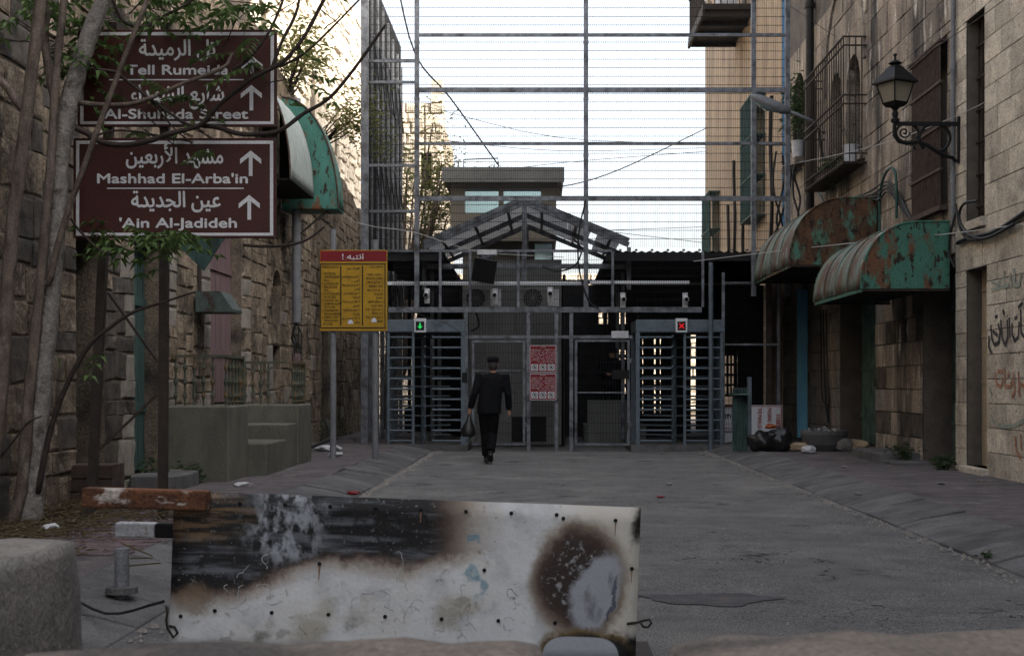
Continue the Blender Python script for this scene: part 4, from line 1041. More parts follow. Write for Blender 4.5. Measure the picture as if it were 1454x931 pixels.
# two quarter round awnings high on the left wall
def qprof(x0, x1, z0, z1, n=12): return [(x0+(x1-x0)*math.sin(math.pi/2*i/n), z0+(z1-z0)*math.cos(math.pi/2*i/n)) for i in range(n+1)]
M['turq'] = pmat('turquoise_awning', (.042,.125,.10), (.03,.095,.075), 5, .6, .1, .3, 40, c3=(.10,.045,.022), lo=.53, hi=.60, s3=4, c4=(.02,.012,.008), lo4=.57, hi4=.62, s4=12, grain=.4, stretch=(1,1,.5))
def quarter(lab, x1, z0, z1, yA, yB, m_skin, m_end, open_near):
    t = thing('awning', lab, 'awning', (-4.1, (yA+yB)/2, z0), 'rusty barrel awnings over the shop doors')
    pr = qprof(XL+.06, x1, z0, z1); b = MB(); k = len(pr)
    for j in range(13):
        y = yA+(yB-yA)*j/12
        for x, z in pr: b.v.append((x, y, z+.006*math.sin(j*2)))
    for j in range(12):
        for i in range(k-1): b.face(j*k+i, j*k+i+1, (j+1)*k+i+1, (j+1)*k+i)
    b.build('curved_skin', M[m_skin], t, smooth=True).modifiers.new('thickness', 'SOLIDIFY').thickness = .008
    b = MB(); y = yA-.014 if not open_near else yB-.02
    b.prism([(x, y, z-.006) for x, z in pr]+[(XL+.06, y, z0)], (0,.012,0)); b.build('end_panel', M[m_end], t)
    b = MB(); b.tube([(x, yA-.02, z) for x, z in pr], .016, 5); b.build('edge_trim', M['rustiron'], t)
    b = MB(); b.prism([(XL+.05,yA,z0-.02),(x1,yA,z0-.02),(x1,yA,z0),(XL+.05,yA,z0)], (0,yB-yA,0)); b.build('lower_sheet', M['shadeblack' if open_near else m_end], t)
    b = MB(); b.bar((XL+.02, yA+.1, z0-.7), (x1-.2, yA+.1, z0-.03), .03); b.build('stay', M['iron'], t)
quarter('turquoise quarter round awning end with rust specks high on the ragged wall', -3.48, 4.30, 6.2, 21.7, 22.3, 'turq', 'turq', False)
quarter('white faded quarter round awning in front of the turquoise awning', -3.86, 4.45, 6.0, 19.5, 21.5, 'fadewhite', 'shadeblack', True)  # near-black end and lower sheet stand for its shaded inside

# ---------------------------------------------------------------- right wall fittings
t = thing('wall_lantern', 'black four sided street lantern on a scrolled wrought iron bracket', 'lantern', at(1360, 195, 17.0))
DL = 16.95; lc = at(1271, 195, DL)
SLn = F/DL
lx = lambda px: (px-CX)/SLn
lz = lambda py: H+(CY-py)/SLn
cx, cy = lx(1271), DL
def frustum(b, cx, cy, r0, z0, r1, z1):
    n = len(b.v); b.v += [(cx+sx*r0, cy+sy*r0, z0) for sx, sy in ((-1,-1),(1,-1),(1,1),(-1,1))]+[(cx+sx*r1, cy+sy*r1, z1) for sx, sy in ((-1,-1),(1,-1),(1,1),(-1,1))]
    for q in ((3,2,1,0),(4,5,6,7),(0,1,5,4),(1,2,6,5),(2,3,7,6),(3,0,4,7)): b.face(*[n+i for i in q])
rot = Matrix.Rotation(R(28), 4, 'Z')
def rotb(b):
    b.v = [tuple(Vector((cx,cy,0))+rot @ (Vector(v)-Vector((cx,cy,0)))) for v in b.v]; return b
b = MB(); frustum(b, cx, cy, .205, lz(116), .06, lz(94)); frustum(b, cx, cy, .215, lz(119), .21, lz(116.2)); rotb(b).build('hood', M['black'], t)
b = MB(); b.lathe([(.05,0),(.05,.02),(.09,.045),(.04,.08),(.015,.09),(.015,.14),(.03,.16),(.005,.18)], (cx,cy,lz(95)), 12); b.build('finial', M['black'], t)
gl2 = bpy.data.materials.new('lantern_glass'); gl2.use_nodes = True; bs_ = gl2.node_tree.nodes['Principled BSDF']
bs_.inputs['Base Color'].default_value = (.30,.27,.20,1); bs_.inputs['Roughness'].default_value = .25; bs_.inputs['Alpha'].default_value = .75
for q in range(4):
    b = MB(); r0, r1 = .108, .162; z0, z1 = lz(145.5), lz(119.5)
    cs = [(-1,-1),(1,-1),(1,1),(-1,1)]; a, c = cs[q], cs[(q+1) % 4]
    b.quad((cx+a[0]*r0,cy+a[1]*r0,z0),(cx+c[0]*r0,cy+c[1]*r0,z0),(cx+c[0]*r1,cy+c[1]*r1,z1),(cx+a[0]*r1,cy+a[1]*r1,z1)); rotb(b).build('pane', gl2, t)
    b = MB(); b.bar((cx+a[0]*.112,cy+a[1]*.112,z0),(cx+a[0]*.168,cy+a[1]*.168,z1), .014); rotb(b).build('corner_bar', M['black'], t)
b = MB(); frustum(b, cx, cy, .085, lz(152), .125, lz(146)); rotb(b).build('cage_base', M['black'], t)
b = MB(); b.lathe([(.055,0),(.06,.04),(.035,.06),(.045,.12),(.03,.16),(.06,.2),(.075,.24)], (cx,cy,lz(174)), 12); b.build('stem', M['black'], t)
bulb = MB(); bulb.lathe([(.012,0),(.03,.05),(.038,.09),(.02,.13)], (cx,cy,lz(143)), 10); bulb.build('bulb', M['whiteplastic'], t, smooth=True)
# bracket: in the wall-normal plane
xb0, xb1 = lx(1268), XR-.01
b = MB(); b.bar((xb0, cy, lz(176)), (xb1, cy, lz(176)), .045, .05); b.build('bracket_arm', M['black'], t)
b = MB(); b.bar((xb1-.015, cy, lz(232)), (xb1-.015, cy, lz(166)), .06, .03, (1,0,0)); b.build('wall_plate', M['black'], t)
def pxcurve(pts, r, nm):
    b = MB(); b.tube([(lx(x), cy, lz(y)) for x, y in pts], r, 6); b.build(nm, M['black'], t)
def circ(cx_, cy_, rx_, ry_, a0, a1, n=20): return [(cx_+rx_*math.cos(R(a0+(a1-a0)*i/n)), cy_+ry_*math.sin(R(a0+(a1-a0)*i/n))) for i in range(n+1)]
pxcurve(circ(1288, 189, 16, 13, 60, 400), .018, 'scroll')
pxcurve([(1284+r_*math.cos(R(a)), 188+r_*math.sin(R(a))) for a, r_ in [(i*30, 8.5-.45*i) for i in range(18)]], .012, 'scroll')
pxcurve(circ(1327, 196, 22, 20, 130, 440, 24), .022, 'scroll')
pxcurve([(1270,178),(1270,192),(1276,201),(1288,204),(1302,201),(1316,206),(1328,214),(1340,221),(1352,224),(1358,230)], .026, 'scroll')
pxcurve([(1302,202),(1298,206),(1297,210),(1301,212)], .016, 'scroll')
# black rain pipe, blue pipe, grey conduit
def wall_pipe(name, lab, x, y, z0, z1, r, mat, clamps=()):
    t = thing(name, lab, 'pipe', (x, y, z0))
    b = MB(); b.tube([(x,y,z0),(x,y,z1)], r, 12); b.build('pipe', M[mat], t)
    for z in clamps:
        b = MB(); b.tube([(x,y,z),(x,y,z+.1)], r*1.3, 12); b.build('collar', M[mat], t)
wall_pipe('rain_pipe', 'black cast iron rain pipe right of the planted niche', XR-.1, 26.0, 3.4, 12, .085, 'blackpipe', (4.2, 6.6, 9.0))
M['bluepipe'] = pmat('blue_pipe', (.06,.16,.30), None, 5, .6, .1, .1, 40)
wall_pipe('conduit', 'thin blue conduit running up the wall at the edge of the screen', XR-.06, 29.0, 4.2, 14, .035, 'bluepipe', (6.0, 9.0))
wall_pipe('conduit', 'thin grey conduit running up the pale ashlar pier past the lantern', XR-.06, 17.08, 3.4, 8.5, .03, 'greypipe', (4.0, 5.5, 7.0))
# old street lamp arm
t = thing('street_lamp', 'grey cobra head street lamp on a short bent arm in front of the screen', 'street lamp', (XR-.05, 25.4, 5.2))
DLa = 24.0; P_ = lambda px, py, d=DLa: at(px, py, d)
aw_ = P_(1167, 215, 25.2)
b = MB(); b.tube([Vector((XR-.02, 25.1, P_(1167,212).z)), P_(1166,212,24.6), P_(1163,185,24.4), P_(1155,173,24.2), P_(1120,158)], .032, 8); b.build('arm', M['greypipe'], t, smooth=True)
b = MB(); pts = [P_(1122,159), P_(1110,155), P_(1090,147), P_(1075,140), P_(1066,136)]; b.tube(pts, [.045,.10,.115,.09,.03], 12); o = b.build('lamp_head', M['greypipe'], t, smooth=True)
b = MB(); pts = [P_(1105,157.5), P_(1090,151), P_(1073,143)]; b.tube(pts, [.05,.09,.05], 10); b.build('lens', M['glass'], t, smooth=True)
# white bucket planters
def bucket(lab, c, plants, leaf='darkleaf'):
    t = thing('bucket', lab, 'bucket', c, 'white paint buckets used as planters')
    b = MB(); b.lathe([(.115,0),(.14,.33),(.147,.33),(.147,.36),(.13,.36),(.12,.30)], c, 18); b.build('pail', M['whiteplastic'], t, smooth=False)
    b = MB(); b.tube([(c[0]-.15*math.cos(a), c[1], c[2]+.32-.16*math.sin(a)) for a in [math.pi*i/10 for i in range(11)]], .005, 4); b.build('handle', M['iron'], t)
    b = MB()
    for k in range(plants):
        a = random.uniform(0, 6.28); h_ = random.uniform(.15,.5); p = Vector((c[0], c[1], c[2]+.3)); q = p+Vector((math.cos(a)*.15, math.sin(a)*.15, h_))
        b.bar(p, q, .008); leaf_quad(b, q, Vector((math.cos(a), math.sin(a), .3)), .16, .05)
    if plants: b.build('plant', M[leaf], t)
def leaf_quad(b, p, d, L, wd, droop=.25):
    d = d.normalized(); s_ = d.cross(Vector((0,0,1))); s_ = s_.normalized() if s_.length > .05 else Vector((1,0,0))
    m_ = p+d*L*.45; e = p+d*L-Vector((0,0,L*droop)); n = len(b.v); up = Vector((0,0,wd*.25))
    b.v += [tuple(p), tuple(m_+s_*wd/2+up), tuple(e), tuple(m_-s_*wd/2+up)]
    b.face(n, n+1, n+2); b.face(n, n+2, n+3)
bucket('white bucket standing on the iron window cage floor', (XR-.2, 22.15, 5.1), 5)
bucket('white bucket on the sill of the overgrown niche', (XR-.15, 26.95, 6.1), 3)
def foliage(b, c, rad, n, ls, lw, rnd, clumps=9, up=.1):
    cs = [Vector((c[0]+rnd.gauss(0,.5)*rad[0], c[1]+rnd.gauss(0,.5)*rad[1], c[2]+rnd.gauss(0,.5)*rad[2])) for _ in range(clumps)]
    for _ in range(n):
        k = rnd.choice(cs); s_ = .33
        p = k+Vector((rnd.gauss(0,s_)*rad[0], rnd.gauss(0,s_)*rad[1], rnd.gauss(0,s_)*rad[2]))
        a = rnd.uniform(0, 6.28); leaf_quad(b, p, Vector((math.cos(a), math.sin(a), rnd.uniform(-.5,.6)+up)), ls*rnd.uniform(.6,1.3), lw*rnd.uniform(.7,1.2), rnd.uniform(0,.5))
    return cs
rn = random.Random(11)
t = thing('climbing_plant', 'tall narrow green plant filling the arched niche beside the rain pipe', 'plant', (XR-.1, 27.3, 6.1))
b = MB(); foliage(b, (XR-.1, 27.4, 7.2), (.22,.35,.75), 420, .14, .05, rn, 12); b.build('foliage', M['darkleaf'], t)
b = MB(); b.tube([(XR-.1,27.3,6.1),(XR-.12,27.4,6.9),(XR-.08,27.5,7.7)], .02, 5); b.build('stem', M['twig'], t)
t = thing('potted_plant', 'low green trailing plant on the cage floor below the arched window', 'plant', (XR-.25, 23.6, 5.1))
b = MB(); foliage(b, (XR-.25, 23.7, 5.3), (.15,.8,.22), 260, .12, .05, rn, 9); b.build('foliage', M['darkleaf'], t)
b = MB(); b.box(XR-.37, XR-.13, 23.2, 24.2, 5.1, 5.24); b.build('trough', M['pinkdoor'], t)

# cables on the right wall
def cable(name, lab, pts, r, mat, group='cables strung along the right hand walls', n=24, seg=4):
    # catmull-rom through pts
    P = [Vector(p) for p in pts]; P = [P[0]*2-P[1]]+P+[P[-1]*2-P[-2]]; out = []
    for i in range(1, len(P)-2):
        for j in range(seg):
            u = j/seg; a, b_, c, d = P[i-1], P[i], P[i+1], P[i+2]
            out.append(.5*((2*b_)+(c-a)*u+(2*a-5*b_+4*c-d)*u*u+(3*b_-a-3*c+d)*u**3))
    out.append(P[-2])
    o = MB().tube(out, r, 6).build(name, M[mat]); tag(o, lab, 'cable', group); return o
def on_wall(px, py, off=.05): # point of the right wall seen at px, py
    d = (XR-off)*F/(px-CX); return at(px, py, d)
cable('cable', 'thick black cable bundle crossing the pale ashlar wall above the cream door', [on_wall(1360,345), on_wall(1380,336), on_wall(1410,330), on_wall(1440,312), on_wall(1500,270)], .030, 'cable')
cable('cable', 'black cable looping down from the ashlar bundle to the green awning', [on_wall(1440,318,.08), on_wall(1400,338,.08), on_wall(1375,332,.08), on_wall(1362,310,.08), on_wall(1368,290,.07), on_wall(1388,285,.07)], .02, 'cable')
cable('cable', 'black cable drooping in front of the speckled green awning end', [on_wall(1358,300,.1), on_wall(1350,330,.12), on_wall(1348,360,.12), on_wall(1356,380,.1)], .016, 'cable')
cable('cable', 'black cable hanging beside the grey conduit under the slot window', [on_wall(1357,290,.09), on_wall(1362,320,.1), on_wall(1372,338,.08), on_wall(1390,340,.07)], .02, 'cable')
for k in range(4):
    cable('cable', 'black cable sagging over the heavily rusted awning', [on_wall(1205+5*k,285-3*k,.15), on_wall(1235+4*k,272+4*k,.12), on_wall(1262,258+5*k,.08), on_wall(1285+3*k,292+8*k,.06), on_wall(1300+5*k,330+2*k,.05)], .014, 'cable')
cable('cable', 'green hose looping above the rusted awning', [on_wall(1249,340,.1), on_wall(1250,270,.1), on_wall(1262,240,.1), on_wall(1272,250,.1), on_wall(1273,310,.1)], .022, 'greencable')
cable('cable', 'green cable hanging beside the black rain pipe', [on_wall(1172,290,.1), on_wall(1160,270,.1), on_wall(1150,262,.1), on_wall(1142,262,.1)], .02, 'greencable')
for k in range(3):
    cable('cable', 'black cable hanging down the stone pier beside the blue door', [on_wall(1165+4*k,440,.05), on_wall(1166+4*k,500,.05), on_wall(1167+5*k,560+5*k,.06), on_wall(1172+2*k,575,.06), on_wall(1176,600,.05)], .014, 'cable')
for k in range(5):
    x = 1098+9*k
    cable('cable', 'black cable tangle hanging from the wall above the canopy end', [at(x+4,215+6*k,25.2), at(x+8*math.sin(k),250,25.2), at(x+2,280,25.2), at(x+10*math.cos(k*2),310,25.1), at(x,335,25.2)], .022, 'cable')
# long wires
W = 'wires strung across the street'
cable('wire', 'pale wire spanning from the canopy to the ashlar wall past the awnings', [at(985,371,24.4), at(1100,357,22), at(1230,343,19.5), at(1356,331,16.6), at(1454,318,14.6)], .008, 'whitewire', W)
cable('wire', 'thin pale wire passing in front of the lantern bracket', [at(1110,236,25), at(1250,205,20), at(1390,150,16.2), at(1460,100,14.6)], .006, 'whitewire', W)
cable('wire', 'thick black cable slanting down behind the screen to the tower roof', [at(560,-40,27), at(590,78,28), at(640,140,29), at(708,235,30.8)], .02, 'cable', W)
cable('wire', 'black cable sagging from the tower side to the tan building corner', [at(760,270,30), at(830,258,33), at(900,232,37), at(1003,182,42)], .016, 'cable', W)
for k, (y0, y1, y2) in enumerate(((150,195,204),(196,214,210),(258,232,215),(296,320,345),(342,330,322))):
    cable('wire', 'thin dark utility wire crossing the white sky behind the screen', [at(600,y0,40), at(790,y1,41), at(1003,y2,42.5)], .010, 'cable', W)
cable('wire', 'thin dark wire running along the top of the right wall', [at(1050,-40,26), at(1190,55,24), at(1260,100,20), at(1340,60,17), at(1454,-20,14.5)], .006, 'cable', W)
cable('wire', 'pale twin wire sagging from the ragged wall to the gable roof', [at(400,140,22), at(480,300,24), at(590,330,24.3), at(680,357,24.4), at(800,365,24.5)], .006, 'whitewire', W)
cable('wire', 'dark wire drooping across the turnstile header', [at(556,430,24.3), at(600,448,24.25), at(640,462,24.25), at(660,480,24.3)], .006, 'cable', W)
cable('cable', 'black cable loop hanging from the screen post beside the gable', [at(832,283,24.5), at(822,330,24.5), at(822,380,24.5), at(835,425,24.5), at(850,438,24.5)], .018, 'cable')
cable('cable', 'black cable loop drooping under the gable roof frame', [at(770,378,25), at(790,385,25), at(815,378,25), at(826,355,25), at(815,340,25)], .018, 'cable')
cable('cable', 'black cable hanging from the beam beside the air conditioner', [at(675,440,24.7), at(680,462,24.8), at(668,470,24.8)], .02, 'cable')

# graffiti painted on the ashlar building
gp = bpy.data.objects['ashlar_building']
def graffiti(name, mat, strokes, wd):
    b = MB(); N = Vector((-1,0,0))
    for st in strokes:
        P = [on_wall(x, y, .0188) for x, y in st]
        P = [p+Vector((-random.uniform(0,.0009),0,0)) for p in P]
        for i in range(len(P)-1):
            p, q = P[i], P[i+1]; d = (q-p).normalized(); s_ = Vector((0, d.z, -d.y))*wd/2
            b.quad(p-s_-d*wd*.25, p+s_-d*wd*.25, q+s_+d*wd*.25, q-s_+d*wd*.25)
    o = b.build(name, M[mat], gp); o['kind'] = 'stuff'; return o
M['sprayblack'] = pmat('spray_black', (.03,.03,.035), (.10,.09,.085), 14, .9, 0, 0, 30)
M['sprayred'] = pmat('spray_red', (.20,.065,.035), (.27,.17,.12), 12, .9, 0, 0, 30)
M['spraygreen'] = pmat('spray_faded_green', (.12,.16,.13), (.26,.24,.20), 12, .9, 0, 0, 30)
g1 = graffiti('graffiti', 'sprayblack', [[(1407,462),(1408,480),(1412,489),(1418,486),(1420,470),(1417,460)],[(1404,478),(1404,492),(1407,500)],[(1421,455),(1423,480),(1427,490),(1431,478),(1430,455)],[(1433,452),(1434,478)],[(1437,460),(1437,474),(1441,484),(1446,478),(1447,458)],[(1449,440),(1450,472),(1454,478)],[(1413,450),(1416,449)],[(1441,452),(1444,450)],[(1424,440),(1426,446)],[(1446,436),(1452,430)],[(1410,470),(1416,476)]], .045)
g2 = graffiti('graffiti', 'sprayred', [[(1413,530),(1415,545),(1421,549),(1424,538)],[(1427,525),(1427,548)],[(1427,548),(1434,549),(1437,540)],[(1439,530),(1440,556),(1437,563)],[(1446,528),(1447,562)],[(1417,527),(1424,527)],[(1449,545),(1454,548),(1455,560)],[(1431,533),(1433,530)],[(1441,620),(1443,640),(1449,650)],[(1449,618),(1450,636)]], .045)
g3 = graffiti('graffiti', 'spraygreen', [[(1408,400),(1415,404),(1422,398)],[(1408,412),(1420,408),(1432,405)],[(1425,385),(1426,404)],[(1434,388),(1436,406)],[(1440,382),(1441,405),(1447,404),(1450,388)],[(1407,590),(1412,600),(1425,606),(1440,604),(1454,596)],[(1405,550),(1408,560)]], .05)
# ---------------------------------------------------------------- brown road signs
DS = 10.7; SS = F/DS
bx = lambda px: (px-CX)/SS
bz = lambda py: H+(CY-py)/SS
def road_sign(lab, x0, x1, y0, y1, texts, arrows, lines):
    t = thing('road_sign', lab, 'sign', (bx((x0+x1)/2), DS, bz(y1)), 'brown road signs on the two dark posts')
    b = MB(); b.cbox(bx(x0), bx(x1), DS, DS+.025, bz(y1), bz(y0), .004); b.build('panel', M['brown'], t)
    for q in ((x0+4,x1-4,y0+4,y0+8.6),(x0+4,x1-4,y1-7.4,y1-3.4),(x0+4,x0+8.6,y0+8.7,y1-7.5),(x1-8.6,x1-4,y0+8.7,y1-7.5)):
        b = MB(); b.box(bx(q[0]), bx(q[1]), DS-.003, DS-.001, bz(q[3]), bz(q[2])); b.build('border_stripe', M['signwhite'], t)
    for s, px, py, h, wd, bold in texts:
        ext = lambda q: max(v[0] for v in text_geo(q)[0])-min(v[0] for v in text_geo(q)[0])
        ws = s.split(' '); k_ = wd/SS/ext(s)        # one object for each word
        for q, wrd in enumerate(ws):
            b = MB(); write(b, wrd, (bx(px)+(-1 if q == 0 else 1)*wd/SS/2, DS-.003, bz(py)), h/SS, ext(wrd)*k_, 'l' if q == 0 else 'r', bold); b.build('lettering', M['signwhite'], t)
    for px, y0_, y1_ in arrows:
        b = MB(); w2 = .0
        b.box(bx(px-2.6), bx(px+2.6), DS-.003, DS-.001, bz(y1_), bz(y0_+5)); 
        for sx in (-1, 1): b.prism([(bx(px),DS-.0035-.0004*(sx+1),bz(y0_)),(bx(px),DS-.0035-.0004*(sx+1),bz(y0_+7)),(bx(px+sx*15),DS-.0035-.0004*(sx+1),bz(y0_+19)),(bx(px+sx*15),DS-.0035-.0004*(sx+1),bz(y0_+12))], (0,.0003,0))
        b.build('arrow', M['signwhite'], t)
    for xa, xb, y in lines:
        b = MB(); b.box(bx(xa), bx(xb), DS-.003, DS-.001, bz(y+.8), bz(y-.8)); b.build('rule', M['signwhite'], t)
    for sx in (x0+2, x1-2):
        for sy in (y0+2, y1-2):
            b = MB(); b.lathe([(.006,0),(.004,.003)], (0,0,0), 8); b.v = [(bx(sx)+v[0], DS-v[2], bz(sy)+v[1]) for v in b.v]; b.build('rivet', M['steel'], t)
road_sign('upper brown road sign lettered Tell Rumeida and Al-Shuhada Street in white', 110, 393, 42, 180,
    [(ar('تل الرميدة'),252,79,31,108,.02),('Tell Rumeida',252,106,19,145,.032),(ar('شارع الشهداء'),252,143,31,132,.02),('Al-Shuhada Street',250,168.5,19,204,.032)], [(358,80,105),(357,121,157)], [(155,346,113.5)])
road_sign('lower brown road sign lettered Mashhad El-Arba\'in and Ain Al-Jadideh in white', 104, 392, 196, 338,
    [(ar('مشهد الأربعين'),248,232,31,137,.02),("Mashhad El-Arba'in",245,260,19,213,.032),(ar('عين الجديدة'),250,294,31,126,.02),("'Ain Al-Jadideh",253,323,19,166,.032)], [(356,214,250),(354,277,312)], [(152,346,267.5)])
for k, (xa, xb, lab) in enumerate(((150,124,'dark leaning steel post under the brown signs, nearer the bare tree'),(232,227,'dark upright steel post under the brown signs with a diagonal brace'))):
    t = thing('sign_post', lab, 'post', (bx(xb), DS+.08, KH), 'posts of the brown road signs')
    top = (bx(xa+8 if k == 0 else xa), DS+.07, bz(30)); bot = (bx(xb), DS+.08, KH-.02)
    b = MB(); b.bar(bot, top, .07, .07); b.build('pole', M['iron'], t)
    if k == 0:
        b = MB(); b.bar((bx(152),DS+.02,bz(415)), (bx(222),DS+.02,bz(512)), .02); b.build('brace', M['iron'], t)
        b = MB(); b.bar((bx(140),DS+.02,bz(638)), (bx(222),DS+.02,bz(560)), .02); b.build('brace', M['iron'], t)
    else:
        for y in (70, 160, 230, 310):
            b = MB(); b.box(bx(130), bx(380), DS+.027, DS+.05, bz(y)-.02, bz(y)+.02); b.build('cross_bar', M['iron'], t)

# ---------------------------------------------------------------- yellow notice sign on two poles
DY = 19.7; SY = F/DY
yx = lambda px: (px-CX)/SY
yz = lambda py: H+(CY-py)/SY
t = thing('warning_sign', 'yellow rule board with a red Arabic heading on two grey poles', 'sign', (yx(501), DY, KH))
b = MB(); b.cbox(yx(454), yx(550), DY, DY+.02, yz(470), yz(355), .004); b.build('board', M['yellow'], t)
b = MB(); b.box(yx(455), yx(549), DY-.004, DY-.001, yz(371), yz(356)); b.build('heading_band', M['red'], t)
b = MB(); b.box(yx(453), yx(551), DY-.006, DY+.021, yz(470.6), yz(469.6)); b.build('rusty_edge', M['rustiron'], t)
b = MB(); write(b, ar('انتبه !'), (yx(501), DY-.006, yz(368)), 11/SY, 30/SY, 'c', .012); b.build('lettering', M['signwhite'], t)
b = MB()
for q in ((455,548,374,375.6),(455,548,464.5,466),(454.6,456,375,465),(546,547.4,375,465),(483,484.8,377,462),(514,515.6,377,462)): b.box(yx(q[0]), yx(q[1]), DY-.004, DY-.001, yz(q[3]), yz(q[2]))
b.build('printed_frame', M['inkblack'], t)['kind'] = 'stuff'
b = MB()
en = ['PASSAGE GUIDELINES:','','1. THE PASSAGE','   CONDITION SECURITY','   CHECK.','2. GO THROUGH THE','   METAL DETECTOR','   GATE.','3. PUT YOUR BAGGAGE','   ON THE TABLE.','4. WAIT UNTIL THE','   SOLDIER WILL ALLOW','   YOU TO PASS.','5. NO PASSAGE FOR','   VEHICLES/CARRIAGES','6. DURING A SWIFT','   TRANSITION WILL','   BE CLOSED.']
for i, s in enumerate(en):
    if s: write(b, s, (yx(457.5+(2.2 if s[0] == ' ' else 0)), DY-.003, yz(380.5+4.75*i)), 4.6/SY, min(24.5, 1.35*len(s.strip()))/SY, 'l', .012)
arl = ['تعليمات عبور:','','1. المرور يلزم الفحص','الأمني','2. المرور من طريق بوابة','الفحص','3. ضع أغراضك على','الطاولة','4. انتظر حتى يسمح لك','بالمرور','5. ممنوع مرور المركبات','والعربات','6. أثناء مرور سريع','سيغلق']
for i, s in enumerate(arl):
    if s: write(b, ar(s), (yx(511), DY-.003, yz(382+5.9*i)), 5/SY, min(25, 1.45*len(s))/SY, 'r', .012)
he = ['הוראות מעבר:','','1. המעבר מותנה','בבדיקה ביטחונית','2. יש לעבור דרך','השער המגנומטר','3. יש להניח את','המטען על','השולחן','4. המתן לאישור','החייל לעבור','5. אין מעבר לכלי','רכב ועגלות','6. בזמן מעבר מהיר','המעבר יסגר']
for i, s in enumerate(he):
    if s: write(b, s[::-1], (yx(544), DY-.003, yz(380.5+5.5*i)), 5/SY, min(25, 1.6*len(s))/SY, 'r', .012)
b.build('small_print', M['inkblack'], t)['kind'] = 'stuff'
for px, py in ((497.5,457.5),(531,455)):
    b = MB(); pts = [(yx(px+dx), DY-.005, yz(py+dy)) for dx, dy in ((-4,0),(-1.5,-3.5),(1.5,-4),(3.5,-1),(4,2.5),(1,2.2),(-2,3))]; b.prism(pts, (0,.002,0)); b.build('peeled_patch', M['signwhite'], t)
for px, py in ((472,648),(532,652)):
    b = MB(); b.cyl((yx(px), DY+.06, KH-.03), (yx(px), DY+.06, yz(325 if px < 500 else 340)), .05, 12); pl_ = b.build('pole', M['greypipe'], t)
    for z in (yz(385), yz(450)):
        b = MB(); b.box(yx(px)-.07, yx(px)+.07, DY+.021, DY+.055, z-.02, z+.02); b.build('clamp', M['steel'], pl_)

